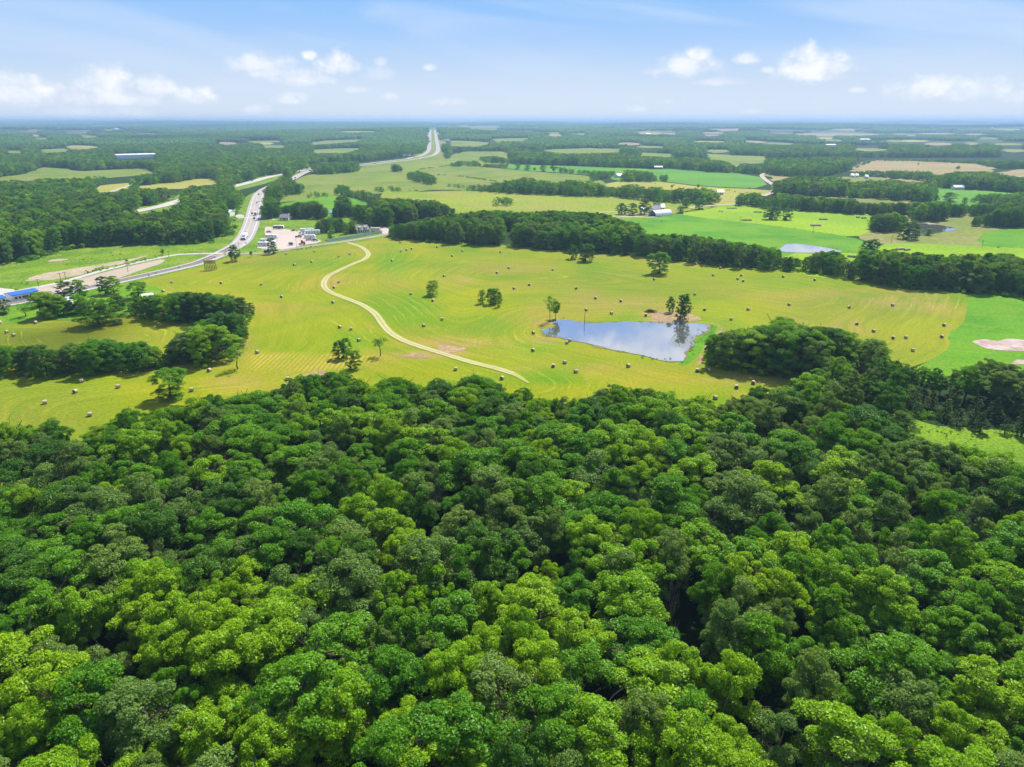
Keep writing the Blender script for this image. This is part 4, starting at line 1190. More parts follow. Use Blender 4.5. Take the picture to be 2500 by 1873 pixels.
# trees that stand on their own or in twos and threes (foot x, foot y, top y, width px, kind)
LONE = [
 (418,973,903,88,'mid','broad round tree standing alone in the mown strip, shadow at its foot',0),
 (828,875,834,32,'dark','dense bushy tree, lower left of the three trees below the dirt track',0),
 (846,874,826,30,'mid','tall bushy tree in the middle of the three below the dirt track',0),
 (866,901,856,36,'mid','nearest of the three trees standing below the dirt track',0),
 (929,869,822,42,'sparse','thin see-through tree beside the lower bend of the dirt track',0),
 (581,901,847,52,'sparse','small flat-topped tree at the tip of the left tree belt',0),
 (1057,721,686,35,'bright','single bright green tree in the middle of the hay field',0),
 (1177,741,708,19,'mid','slim tree left of the clump in the middle of the hay field',0),
 (1198,743,705,24,'mid','left tree of the clump of three in the hay field',0),
 (1209,742,704,26,'mid','middle tree of the clump of three in the hay field',0),
 (1219,749,713,14,'mid','slim right tree of the clump of three in the hay field',0),
 (1342,786,727,30,'sparse','tall thin-leaved tree on the left tip of the big pond',0),
 (1356,779,734,26,'mid','leafy tree leaning right beside the left tip of the big pond',0.12),
 (1636,763,726,22,'dark','smaller dark tree on bare earth above the big pond',0),
 (1660,781,722,26,'dark','dark tall tree above the far shore of the big pond',0),
 (1671,780,720,26,'dark','tallest dark tree above the far shore of the big pond',0),
 (1609,668,616,56,'mid','large round tree standing out in front of the long tree belt',0),
 (1399,632,600,26,'dark','smaller of the two trees just below the long tree belt',0),
 (1430,638,597,40,'dark','larger of the two trees just below the long tree belt',0),
 (574,638,599,28,'dark','dark tree beside the highway junction left of the parking lot',0),
 (667,620,582,24,'dark','tall dark tree in front of the gravel parking lot',0),
 (614,628,613,9,'mid','small young tree beside the service road junction',0),
 (158,728,688,40,'dark','left of the two dark trees behind the pale-roofed farmhouse',0),
 (196,722,684,40,'mid','right of the two dark trees behind the pale-roofed farmhouse',0),
 (257,718,676,30,'dark','dark ragged tree left of the bright tree in the farmyard',0),
 (279,718,675,42,'bright','bright yellow-green tree above the farmyard by the highway',0),
 (339,728,689,50,'mid','round tree behind the white shed in the farmyard',0),
 (96,750,714,44,'mid','green tree beside the blue-roofed building',0),
 (123,770,722,50,'dark','dark tree at the left end of the farmyard trees',0),
 (155,768,728,46,'mid','middle tree along the front of the farmyard',0),
 (195,766,722,52,'mid','broad tree hiding the right end of the farmhouse',0),
 (244,794,734,98,'mid','largest tree of the farmyard, spreading out over the field edge',0),
 (289,756,718,42,'grey','greyish tree at the right end of the farmyard',0),
 (62,773,743,42,'sparse','crooked open tree leaning over the lawn at the left',0.1),
 (11,767,736,34,'grey','greyish orchard tree at the left edge of the photo',0),
 (1517,524,497,29,'dark','leftmost tree by the arched white barn',0),(1543,525,497,26,'dark','second tree left of the arched white barn',0),
 (1572,523,486,30,'dark','tree just behind the house by the arched barn',0),(1607,511,481,24,'mid','round tall tree above the arched white barn',0),
 (1674,507,482,22,'mid','tree between the arched barn and the farm road',0),(1707,511,485,27,'mid','round tree beside the start of the farm road',0),
 (1661,519,503,20,'mid','low bushy tree right of the arched white barn',0),
 (1877,536,506,30,'dark','left of the paired trees in the bright far pasture',0),(1891,536,505,28,'dark','middle of the paired trees in the bright far pasture',0),(1920,537,509,28,'dark','right of the paired trees in the bright far pasture',0),
 (2113,616,588,28,'dark','left half of the round tree pair above the tree belt',0),(2132,617,585,32,'dark','right half of the round tree pair above the tree belt',0),
 (2145,566,530,36,'dark','left tree of the group before the reflecting pond',0),(2172,562,532,30,'mid','second tree of the group before the reflecting pond',0),
 (2204,583,545,32,'dark','front left tree at the edge of the reflecting pond',0),(2225,584,540,38,'dark','tallest tree at the edge of the reflecting pond',0),
 (2266,575,558,19,'mid','small tree on the near bank of the reflecting pond',0),
 (2317,493,470,32,'mid','round tree at the left of the far green field',0),(2354,498,482,14,'mid','slim tree in the far green field',0),
 (1264,413,398,14,'mid','leftmost tree of the row along the far green strip',0),(1288,416,401,16,'mid','second tree of the row along the far green strip',0),
 (1326,419,403,17,'mid','fourth tree of the row along the far green strip',0),(1352,421,402,20,'dark','widest tree of the row along the far green strip',0),
 (1305,418,409,9,'mid','small third tree of the row along the far green strip',0),
 (965,419,403,17,'dark','left of the twin trees in the long pasture',0),(979,422,407,12,'dark','right of the twin trees in the long pasture',0),
 (730,474,448,20,'mid','pale green tree beside the highway bend',0),(840,507,481,23,'dark','tall tree before the bright hill field',0),
 (2241,404,398,5,'dark','tiny tree in the middle of the dry tan field',0),(2338,415,405,11,'dark','dark tree at the right of the dry tan field',0),
 (1640,460,452,9,'mid','small tree in the yellow cattle pasture',0),(1704,461,450,9,'mid','leaning tree at the edge of the cattle pasture',0),
 (397,622,609,12,'dark','small tree beside the frontage road',0),(310,640,634,8,'dark','little shrub tree between the frontage road and gravel lot',0),
 (808,586,561,17,'mid','young tree on the lawn behind the pale fence',0),
 (2392,1058,1012,57,'cedar','round olive-green cedar standing alone in the clearing',0),
 (2495,1066,1020,50,'cedar','cedar at the right edge of the photo by the clearing',0),
]
n_lone = 0
for i, (fx, fy, ty, wp, kd, lb, lean) in enumerate(LONE):
    P = G(fx, fy)[0]
    H = max(2.0, h_from_px(P, ty)); z_ = float(proj(P)[2]); Wd = wp * z_ / FPX
    sp = kd == 'sparse'
    kd2 = 'mid' if sp else kd
    nm = 'cedar_tree' if kd == 'cedar' else 'broadleaf_tree'
    put_tree(nm, P, H * 1.03, Wd * 1.06, kd2, {'bright': (1, 2), 'mid': (0, 2), 'grey': (0, 1), 'dark': (0, 2), 'cedar': (0, 1)}[kd2][i % 2], i * 1.7, lb, 'trees standing clear of the woods', crown=SPARSE[i % 2] if sp else (FULL[kd2, i % 2] if (kd2, i % 2) in FULL and wp > 12 and not (1330 < fx < 1360) else None), lean=lean)
    if kd != 'cedar': n_lone += 1

# bare trees: in the foreground wood and by the ponds
DEAD = [(1985,1118,1075,70,'bare grey tree with fanned twigs sunk in the canopy, right of centre'),(2015,1125,1075,60,'second bare tree of the pair in the canopy, right of centre'),
 (2085,1180,1132,46,'leafless pale tree below the bare pair, right side of the wood'),(1560,1205,1160,60,'bare purplish-grey treetop in the centre right of the wood'),
 (185,1215,1170,40,'bare brownish treetop at the left of the wood'),(1645,1440,1395,36,'small leafless treetop, lower centre of the wood'),
 (2210,1390,1345,60,'pale leafless treetop at the lower right of the wood'),(2050,1840,1775,90,'bare treetop near the bottom right of the wood'),
 (1060,1190,1165,40,'low bare branches among green crowns, centre of the wood'),
 (534,887,840,40,'bare brown tree at the front of the left tree belt'),(1679,786,737,26,'leafless leaning tree right of the dark pond trees'),
 (244,716,690,20,'dark half-dead tree in the farmyard'),(2352,1262,1200,40,'dull leafless tree inside the right side of the wood')]
DEADPOS = []
for i, (fx, fy, ty, wp, lb) in enumerate(DEAD):
    infg = fy > 1000
    P = G(fx, fy)[0]
    if infg:      # only the top shows: its foot is nearer to us than the canopy point it pokes through
        k_ = (HCAM - 15.5) / HCAM
        P = np.array([P[0] * k_, P[1] * k_, 0.0]); H = 17.0; Wd = wp * float(proj(P + [0, 0, 15])[2]) / FPX
    else:
        H = h_from_px(P, ty); Wd = wp * float(proj(P)[2]) / FPX
    DEADPOS.append(P[:2])
    me = DEADM[i % 3]
    o = bpy.data.objects.new('dead_tree', me)
    o.location = P; o.scale = (Wd / 12, Wd / 12, H / 14.5); o.rotation_euler = (0, 0, i * 1.1)
    link(o); tag(o, lb, 'dead tree', 'bare trees')

dd_ = np.min(np.linalg.norm(nearW[:, None, :2] - np.array(DEADPOS)[None], axis=2), axis=1)
near_keep = dd_ > 4.2
# choose the trees that show largest as things of their own
T = nearW.copy(); T[:, 2] += nearH * 0.8
tx, ty, tz = proj(T)
infr = (tx > 6) & (tx < PW - 6) & (ty > 0) & (ty < PH - 10) & near_keep
score = near_wid / tz * infr * np.where(near_kind == 4, 0, 1)
order = np.argsort(-score)
N_IND = 296 - n_lone
own = set(int(i) for i in order[:N_IND] if score[i] > 0)
ORDW = ['first','second','third','fourth','fifth','sixth','seventh','eighth','ninth','tenth','eleventh','twelfth','thirteenth','fourteenth','fifteenth','sixteenth','seventeenth','eighteenth','nineteenth','twentieth','twenty-first','twenty-second','twenty-third','twenty-fourth','twenty-fifth']
_l = sorted(own, key=lambda i: -ty[i]); ROWPOS = {}
_k = int(math.ceil(len(_l) / 14))
for _r in range(0, len(_l), _k):
    for _c, i in enumerate(sorted(_l[_r:_r + _k], key=lambda j: tx[j])): ROWPOS[i] = (_c, _r // _k)
for i in sorted(own):
    kd = KINDS[near_kind[i]]
    sz = 'large' if near_wid[i] > 11 else ('small' if near_wid[i] < 7.5 else 'medium')
    put_tree('broadleaf_tree', nearW[i], nearH[i], near_wid[i], kd, int(near_var[i]), near_rot[i],
             crown=None if ISFG2[i] or kd == 'cedar' else FULL[kd, i % 2], label='%s %s treetop, %s from left in the %s row of treetops up' % (sz, COLW[kd], ORDW[ROWPOS[i][0]], ORDW[ROWPOS[i][1]]), group='trees of the foreground wood')
cedars = [i for i in range(len(nearW)) if near_kind[i] == 4 and infr[i]][:60]
cedars.sort(key=lambda i: tx[i])
for _q, i in enumerate(cedars):
    put_tree('cedar_tree', nearW[i], nearH[i] * 0.85, near_wid[i] * 1.15, 'cedar', int(near_var[i]), near_rot[i],
             'olive-green cedar among the trees, %s cedar from the left, %s' % (ORDW[_q % 25], 'first group' if _q < 25 else 'second group' if _q < 50 else 'last group'), 'cedars in the wood')
own |= set(cedars)
rest = np.array([i for i in range(len(nearW)) if near_keep[i] and i not in own])

# ---- woodland that nobody could count: instanced on points
def hidden_obj(name, me):
    return bpy.data.objects.new(name, me)

def inst_group(name, sources):
    ng = bpy.data.node_groups.new(name, 'GeometryNodeTree')
    ng.interface.new_socket('Geometry', in_out='INPUT', socket_type='NodeSocketGeometry')
    ng.interface.new_socket('Geometry', in_out='OUTPUT', socket_type='NodeSocketGeometry')
    t = NT(ng)
    gi = t.node('NodeGroupInput'); go = t.node('NodeGroupOutput')
    jn = t.node('GeometryNodeJoinGeometry')
    for s in reversed(sources):
        oi = t.node('GeometryNodeObjectInfo', transform_space='ORIGINAL')
        oi.inputs['Object'].default_value = s; oi.inputs['As Instance'].default_value = True
        t.l.new(oi.outputs['Geometry'], jn.inputs[0])
    iop = t.node('GeometryNodeInstanceOnPoints')
    t.l.new(gi.outputs[0], iop.inputs['Points'])
    t.l.new(jn.outputs[0], iop.inputs['Instance'])
    iop.inputs['Pick Instance'].default_value = True
    def attr(nm, typ):
        a = t.node('GeometryNodeInputNamedAttribute', data_type=typ); a.inputs['Name'].default_value = nm
        return a.outputs['Attribute']
    t.l.new(attr('vi', 'INT'), iop.inputs['Instance Index'])
    t.l.new(attr('scl', 'FLOAT_VECTOR'), iop.inputs['Scale'])
    cx = t.node('ShaderNodeCombineXYZ')
    t.l.new(attr('rot', 'FLOAT'), cx.inputs[2])
    t.l.new(cx.outputs[0], iop.inputs['Rotation'])
    t.l.new(iop.outputs[0], go.inputs[0])
    return ng

def scatter_obj(name, W, scl, rot, vi, sources, label, cat):
    me = bpy.data.meshes.new(name)
    me.vertices.add(len(W)); me.vertices.foreach_set('co', np.asarray(W, np.float32).ravel())
    a = me.attributes.new('vi', 'INT', 'POINT'); a.data.foreach_set('value', np.asarray(vi, np.int32))
    a = me.attributes.new('rot', 'FLOAT', 'POINT'); a.data.foreach_set('value', np.asarray(rot, np.float32))
    a = me.attributes.new('scl', 'FLOAT_VECTOR', 'POINT'); a.data.foreach_set('vector', np.asarray(scl, np.float32).ravel())
    me.update()
    o = link(bpy.data.objects.new(name, me))
    md = o.modifiers.new('scatter', 'NODES'); md.node_group = inst_group(name + '_nodes', sources)
    tag(o, label, cat, kind='stuff')
    return o

SRC = [hidden_obj('tree_source', COMBI[k, i]) for k in KINDS for i in range(3)]
SRCM = [hidden_obj('full_tree_source', COMBI[k, i, 'full']) for k in KINDS[:4] for i in range(2)]
SRCF = [hidden_obj('far_tree_source', COMBI[k, i, 'far']) for k in KINDS for i in range(3)]

mbx, mby, mzc = proj(midW); 
mid_kind = kind_mix(mbx, mby, mzc, rng.random(len(midW)), slow_noise(midW[:, 0], midW[:, 1], 22.0))
mid_wid = np.maximum(midH / 15 * 10 * rng.uniform(0.8, 1.2, len(midW)), 4.5)
AW = np.concatenate([nearW[rest], midW]); AH = np.concatenate([nearH[rest], midH])
AD = np.concatenate([near_wid[rest], mid_wid]); AK = np.concatenate([near_kind[rest], mid_kind])
vi = AK * 3 + rng.integers(0, 3, len(AK))
_isfg = np.concatenate([ISFG2[rest], np.zeros(len(midW), bool)])
vi = np.where(_isfg | (AK == 4), vi, 30 + np.minimum(AK, 3) * 2 + rng.integers(0, 2, len(AK)))
vi_all = vi
fbx, fby, fzc = proj(farW_)
far_kind = kind_mix(fbx, fby, fzc, rng.random(len(farW_)), slow_noise(farW_[:, 0], farW_[:, 1], 60.0))
farD = np.maximum(farH / 15 * 11 * rng.uniform(0.8, 1.25, len(farW_)), 5)
W_ = np.concatenate([AW, farW_]); H_ = np.concatenate([AH, farH]); D_ = np.concatenate([AD, farD])
vi = np.concatenate([vi_all, 15 + far_kind * 3 + rng.integers(0, 3, len(far_kind))])
scatter_obj('woodland', W_, np.column_stack([D_ / 10, D_ / 10, H_ / 15]), rng.uniform(0, 6.28, len(W_)), vi, SRC + SRCF + SRCM,
            'tree belts and closed woods of mixed green broadleaf trees between the fields', 'woodland')

# undergrowth along wood edges and low brush
EDGES = [([(955,582),(1000,590),(1256,606),(1500,622),(1633,636),(1760,652),(1885,661),(2000,670),(2113,690),(2204,706),(2367,718),(2560,733)], 2.5),
 ([(0,926),(226,918),(385,905),(500,895),(560,884)], 2.5),([(340,778),(440,792),(500,794),(590,784),(627,776)], 2.0),
 ([(1738,893),(1806,912),(1930,926)], 2.5),([(0,652),(68,637),(113,622),(181,608),(317,599),(500,596),(545,580),(579,549)], 3),
 ([(20,712),(81,702),(158,686),(230,664),(330,641),(396,627)], 1.2),([(120,700),(160,686),(210,668),(250,655)], 1.0),
 ([(724,612),(790,597)], .8),([(704,560),(775,582)], 1.0),([(1000,466),(1060,466),(1130,466)], 1.6),([(1000,417),(1100,405)], 2.0),
 ([(1068,428),(1113,430),(1190,441),(1220,446)], 2),([(1629,444),(1717,456),(1882,464)], .8),([(1790,540),(1900,554),(2000,568),(2086,582)], .5),([(2371,600),(2500,608),(2560,612)], .8),
 ([(590,484),(560,560)], 2.),(POND[5:26], .55),(POND[26:] + POND[:5], .45),([(x, y) for x, y in POND[10:24]], .5),([(2080,1006),(2150,1000),(2269,1028),(2363,1040),(2500,1064)], 3.0),([(2080,1000),(2150,994),(2269,1022),(2363,1034),(2500,1058)], 3.5),([(1920,593),(2000,600),(2075,616)], .7),([(2330,560),(2300,567),(2250,576)], 1.0)]
BW = []; BS = []
for line, hh in EDGES:
    C = path_world(line, 12)
    L = np.concatenate([[0], np.cumsum(np.linalg.norm(np.diff(C, axis=0), axis=1))])
    nn = int(L[-1] / 2.2)
    for s in rng.uniform(0, L[-1], nn):
        x = np.interp(s, L, C[:, 0]) + rng.normal() * 1.6; y = np.interp(s, L, C[:, 1]) + rng.normal() * 1.4 + (2.5 if hh >= 2 else 0)
        if slow_noise(x, y, 13) < 0.36: continue
        h = hh * rng.uniform(0.45, 1.25)
        BW.append((x, y, float(height(x, y)) - 0.12 * h)); BS.append((h * rng.uniform(.9, 1.6), h * rng.uniform(.9, 1.6), h))
# weedy tufts over the rough verge and the clearing
for poly, n_, hh in ((FIELDS[3][3], 500, .8), (FIELDS[4][3], 240, .8), (FIELDS[1][3], 260, .45)):
    A = np.array(_tofW(poly)); mn, mx_ = A.min(0), A.max(0)
    q = rng.uniform(mn, mx_, (n_ * 3, 2)); q = q[inpoly(q[:, 0], q[:, 1], [tuple(a) for a in A])][:n_]
    for x, y in q:
        if slow_noise(x, y, 17) < 0.5: continue
        qx, qy, _ = proj(np.array([x, y, 0.0]))
        if any(inpoly(qx, qy, f[3]) for f in FIELDS if f[0] in ('parking_lot', 'gravel_lot', 'dirt_lot', 'concrete_yard', 'hay_field', 'farm_yard')): continue
        if min(np.min(np.hypot(HWY[:, 0] - x, HWY[:, 1] - y)), 99) < 13: continue
        if inpoly(qx, qy, HAY): continue
        h = hh * rng.uniform(0.3, 1.2)
        BW.append((x, y, -0.1 * h)); BS.append((h * 1.6, h * 1.6, h))
bushes = []
for i in range(4):
    V, F = lobes_crown(200 + i, 7, 60, 0.7, H=10, W=12, base=0.0)
    bushes.append(hidden_obj('bush_source', mesh_np('bush_mesh', V / 10, F, [LEAF[('mid', 'dark', 'mid', 'bright')[i]]])))
scatter_obj('undergrowth', BW, BS, rng.uniform(0, 6.28, len(BW)), rng.integers(0, 4, len(BW)), bushes, 'low brush and weeds along wood edges, fences and verges', 'brush')

# ---- the far wooded country: patches of many small crowns
def patch(seed, size=60.0, n=58):
    r = np.random.default_rng(seed)
    Vs = []; Fs = []; o = 0; MI = []
    for k_ in range(n):
        x, y = r.uniform(-size / 2, size / 2, 2)
        w = r.uniform(7, 12); h = r.uniform(10, 17); m = 16
        d = r.normal(size=(m, 3)); d[:, 2] = np.abs(d[:, 2]) - .15; d /= np.linalg.norm(d, axis=1)[:, None]
        P = np.array([x, y, h * .55]) + d * np.array([w / 2, w / 2, h * .45])
        nn = d + r.normal(size=(m, 3)) * .35; nn /= np.linalg.norm(nn, axis=1)[:, None]
        tg = np.cross(nn, r.normal(size=(m, 3))); tg /= np.linalg.norm(tg, axis=1)[:, None]; bt = np.cross(nn, tg)
        s = w * r.uniform(.22, .36, m)[:, None]
        Vs.append(np.stack([P - tg * s, P - bt * s, P + tg * s, P + bt * s], 1).reshape(-1, 3)); Fs.append(np.arange(m * 4).reshape(-1, 4) + o); o += m * 4
        MI += [int(r.choice([0, 1, 2], p=[.45, .2, .35]))] * m
    return mesh_np('wood_patch', np.concatenate(Vs), np.concatenate(Fs), [LEAF['mid'], LEAF['grey'], LEAF['dark']], MI)
PSRC = [hidden_obj('patch_source', patch(400 + i)) for i in range(5)]
FARLF = [(-900,380),(1050,380),(1050,290),(-900,290)]
PW_ = []; 
for (z0, z1, st) in ((2420, 5200, 46.0), (5200, 9500, 74.0), (9500, 19000, 135.0)):
    Wp, Hp, Kp, Sp = scatter(z0, z1, st, [FARW, WOODS['lf'], FARLF] + [WOODS[k_] for k_ in ('m5', 'r7', 'r6')], 12.0, tries=(1.0,), jit=0.35, xlim=0.80, buf=st * 0.55)
    n1 = slow_noise(Wp[:, 0], Wp[:, 1] * 0.7, 420.0) + 0.35 * (slow_noise(Wp[:, 0] + 900, Wp[:, 1], 170.0) - .5)
    dens = np.where(Wp[:, 0] < -0.12 * Wp[:, 1], 0.14, 0.36)
    kp = n1 > dens
    Wp = Wp[kp]
    PW_.append(np.column_stack([Wp, np.full(len(Wp), st / 50.0)]))
PW_ = np.concatenate(PW_)
scatter_obj('far_woodland', PW_[:, :3], np.column_stack([PW_[:, 3], PW_[:, 3], np.minimum(PW_[:, 3], 1.25)]), rng.uniform(0, 6.28, len(PW_)), rng.integers(0, 5, len(PW_)), PSRC,
            'wooded country fading to blue towards the horizon', 'far woods')
print('trees near', len(nearW), 'own', len(own), 'mid', len(midW), 'far', len(farW_), 'patches', len(PW_), 'bushes', len(BW))

# ------------------------------------------------------------------ hay bales
ORD = ['first','second','third','fourth','fifth','sixth','seventh','eighth','ninth','tenth','eleventh','twelfth','thirteenth','fourteenth','fifteenth','sixteenth','seventeenth','eighteenth','nineteenth','twentieth']
def ordw(i): return ORD[i] if i < len(ORD) else 'twenty-' + ORD[i - 20]

def mat_bale():
    m, t = new_mat('straw_roll')
    tcn = t.node('ShaderNodeTexCoord').outputs['Object']
    sp = t.node('ShaderNodeSeparateXYZ'); t.put(sp.inputs[0], tcn)
    r = t.math('SQRT', t.math('ADD', t.math('MULTIPLY', sp.outputs[1], sp.outputs[1]), t.math('MULTIPLY', sp.outputs[2], sp.outputs[2])))
    ring = t.math('PINGPONG', t.math('ADD', r, t.math('MULTIPLY', t.noise(tcn, 3, 2), 0.05)), 0.055)
    n = t.noise(t.vmul(tcn, (9, 3, 3)), 1.5, 4, 0.7)
    side = t.mix(n, (0.40, 0.32, 0.20), (0.60, 0.51, 0.35))
    face = t.mix(t.smooth(ring, 0.0, 0.05), (0.12, 0.085, 0.05), (0.26, 0.195, 0.12))
    isend = t.smooth(t.math('ABSOLUTE', sp.outputs[0]), 0.735, 0.75)
    finish(t, t.mix(isend, side, face), 0.95, 0.1, n, 0.05)
    return m
def bale_mesh(seed):
    r = np.random.default_rng(seed); n = 22
    mb = MB(); rings = [(-.76, .66), (-.75, .80), (-.68, .86), (-.3, .875), (.3, .87), (.68, .86), (.75, .80), (.76, .66)]
    vs = []
    for x, rad in rings:
        for i in range(n):
            a = 2 * math.pi * i / n; k_ = rad * (1 + r.normal() * .008)
            zz = math.sin(a) * k_
            if zz < -0.72: zz = -0.72 - (abs(zz) - .72) * .3
            vs.append((x, math.cos(a) * k_, zz))
    fs = []
    for j in range(len(rings) - 1):
        fs += [(j*n+i, j*n+(i+1) % n, (j+1)*n+(i+1) % n, (j+1)*n+i) for i in range(n)]
    fs += [tuple(range(n-1, -1, -1)), tuple((len(rings)-1)*n+i for i in range(n))]
    mb.add(vs, fs)
    me = raw_mesh(mb, 'bale_mesh', M_BALE)
    me.polygons.foreach_set('use_smooth', [len(p.vertices) == 4 for p in me.polygons])
    return me
M_BALE = mat_bale()
BALES_ME = [bale_mesh(i) for i in range(3)]
def cr(x0, y0, L, s=4.418): return [(x0 + a / s, y0 + b / s) for a, b in L]
BL = (cr(0, 600, [(385,828),(75,930),(150,965),(300,1400),(880,1462),(815,1575),(1277,1522),(2070,1558),(1850,390),(1762,487),(2017,512),(2,828)])
 + [(220,1013),(110,983),(702,925),(977.5,591)]
 + cr(500, 600, [(877,83),(1180,55),(1445,110),(1563,85),(967,201),(1153,171),(178,398),(609,413),(828,547),(1445,390),(1395,446),(1383,607),(1457,876),(1577,897),(1662,1017),(569,1147),(50,1345),(2020,157),(2118,53),(2177,40)])
 + cr(1000, 600, [(23,27),(298,8),(570,52),(460,105),(980,64),(1070,235),(941,287),(373,323),(1543,254),(1290,418),(1127,457),(1794,457),(2006,563),(1905,690),(2178,726),(12,516),(251,589),(349,790),(152,860),(1336,938),(1726,1020),(1696,1046),(1331,1127),(1672,1258),(1548,1298),(1793,1357),(497,1332),(997,1430)])
 + cr(1500, 600, [(877,192),(1140,237),(1065,314),(1367,316),(1329,354),(1386,378),(1820,330),(2160,365),(428,359),(866,520),(68,594),(970,687),(1442,684),(1884,633),(1257,790),(338,748),(150,1297),(893,1348),(1013,1345),(1495,1480),(1314,1527),(1088,1643),(617,145)])
 + cr(2000, 600, [(318,662),(790,639),(402,841),(1345,856),(585,919),(794,993),(932,989),(1321,981),(1007,1127)]))
BL.sort(key=lambda p: p[1])
BANDS = 9
def bale_rows(L, nb):
    k_ = int(math.ceil(len(L) / nb)); rows = [L[i:i + k_] for i in range(0, len(L), k_)]
    return [sorted(r_) for r_ in rows]
LM = [((1640,830), 'the big pond'), ((1220,730), 'the three-tree clump'), ((1057,710), 'the mid-field tree'), ((1609,650), 'the round dark tree'),
      ((418,940), 'the broad lone tree'), ((850,870), 'the trees below the track'), ((800,690), 'the track bend'), ((1420,620), 'the paired trees'),
      ((1900,860), 'the wooded corner'), ((2390,790), 'the lush green field'), ((700,600), 'the lot'), ((244,780), 'the farmyard trees'), ((100,890), 'the left tree belt'), ((1800,650), 'the long tree belt'), ((1300,920), 'the track end')]
rows = bale_rows(BL, BANDS)
for ri, rw in enumerate(rows):
    for ci, (px, py) in enumerate(rw):
        P = G(px, py + 3.0)[0]
        o = link(bpy.data.objects.new('hay_bale', BALES_ME[(ri + ci) % 3]))
        o.location = (P[0], P[1], P[2] + 0.67); o.rotation_euler = (rng.uniform(0, .2), 0, rng.normal() * 0.35 + (1.15 if rng.random() < .6 else 0.3)); o.scale = (0.82,) * 3
        lm = min(LM, key=lambda q: (q[0][0] - px) ** 2 + 4 * (q[0][1] - py) ** 2)[1]
        side = 'nearest %s' % lm
        tag(o, 'bale near %s, %s from left in %s row down' % (lm, ordw(ci), ordw(ri)), 'hay bale', 'round bales scattered over the mown field')
# rows of bales lined up in the far pastures
BROWS = [((1777,509.5),(1797,509.5),5,'line of bales along the wood behind the bright pasture'),((1842,518.5),(1847,518.5),2,'pair of bales behind the paired trees'),((1853,519),(1858,519),2,'bales left of the paired far trees'),
 ((1812,538.5),(1833,538.5),6,'line of bales in the middle of the bright pasture'),((1981,551.5),(2002,551.5),6,'line of bales by the pole in the bright pasture'),
 ((2002,536.5),(2018,536.5),5,'line of bales at the upper right of the bright pasture'),((2092,531.5),(2097,531.5),2,'pair of bales at the top corner of the bright pasture'),((2105,533.3),(2113,533.3),3,'three bales at the corner of the bright pasture'),
 ((2189,610.5),(2204,609.5),5,'line of bales just behind the right tree belt'),((2210,611.8),(2219,610.8),3,'short line of bales behind the right tree belt'),((2072,627.5),(2099,629.5),8,'line of bales in the gap of the tree belt')]
for a, b, n_, txt in BROWS:
    for i in range(n_):
        t_ = i / max(1, n_ - 1)
        P = G(a[0] + (b[0] - a[0]) * t_, a[1] + (b[1] - a[1]) * t_ + .6)[0]
        o = link(bpy.data.objects.new('hay_bale', BALES_ME[i % 3]))
        o.location = (P[0], P[1], P[2] + 0.85); o.rotation_euler = (0, 0, rng.normal() * .1)
        tag(o, '%s from left in the %s' % (ordw(i), txt), 'hay bale', 'bales lined up in the far pastures')

# ------------------------------------------------------------------ buildings
def axis(e0, e1):
    A, B = G([e0[0], e1[0]], [e0[1], e1[1]])
    d = B - A
    return (A + B) / 2, float(np.hypot(d[0], d[1])), math.atan2(d[1], d[0])

def house(name, e0, e1, W, hw, hr, mw, mr, label, cat='house', chimney=False, door=True, nwin=3, over=.5, dormers=0, L=None, zoff=0):
    c, L0, a = axis(e0, e1); L = L or L0
    c[2] += zoff
    r_ = empty(name, c, a); tag(r_, label, cat)
    l, w = L / 2, W / 2
    mb = MB(); mb.prism_x([(-w, 0), (w, 0), (w, hw), (0, hw + hr), (-w, hw)], -l, l); mb.build('wall', mw, r_)
    t = .22; lo, wo = l + over, w + over; dz = hr * over / w
    rf = MB()
    for s in (-1, 1):
        rf.prism_x([(s * wo, hw - dz + .02), (0, hw + hr + .02), (0, hw + hr + .02 + t), (s * wo, hw - dz + .02 + t)], -lo, lo)
    roof = rf.build('roof', mr, r_)
    if chimney:
        MB().box(l * .3, l * .3 + .8, -.4, .4, hw + hr * .5, hw + hr + 1.0).build('chimney', M_BRICK, roof)
    for k in range(dormers):
        x = (-.45 + .9 * k / max(1, dormers - 1)) * l
        dm = MB(); dm.prism_x([(-w * .95, hw + .1), (-w * .2, hw + .1), (-w * .2, hw + hr * .8), (-w * .95, hw + hr * .8)], x - .9, x + .9)
        d_ = dm.build('dormer', mw, roof)
    if door: MB().box(-.5, .5, -w - .05, -w + .02, 0, 2.1).build('door', M_WOOD, r_)
    for k in range(nwin):
        x = (-.72 + 1.44 * k / max(1, nwin - 1)) * l
        if abs(x) < .9 and door: continue
        MB().box(x - .6, x + .6, -w - .04, -w + .02, .9, 2.1).build('window', M_GLASS, r_)
    return r_

house('house', (866,569),(896,566), 11, 2.8, 3.2, M_CREAM, M_GROOF, 'house with dark grey hipped roof and dormers behind the pale fence', dormers=2, chimney=True, nwin=5)
house('house', (918,549),(937,547), 8, 3.0, 2.6, M_BRICK, M_BROOF, 'low brown brick house by the gravel turnaround', nwin=4)
house('house', (944,533),(963,530), 8, 3.2, 2.6, M_WHITE, M_WROOF, 'white-roofed house among trees behind the brown house', nwin=4)
house('house', (687,537),(708,537), 9, 2.8, 2.4, M_WHITE, M_GROOF, 'white bungalow with grey roof on the lawn above the parking lot', nwin=4)
house('shed', (690,531),(713,531), 6, 2.4, 1.2, M_WHITE, M_WROOF, 'white-roofed shed behind the white bungalow', cat='shed', nwin=2)
house('metal_building', (531,527),(568,527), 14, 4.0, 1.8, M_WHITE, M_WROOF, 'long white metal building at the wood edge left of the highway', cat='shed', nwin=4)
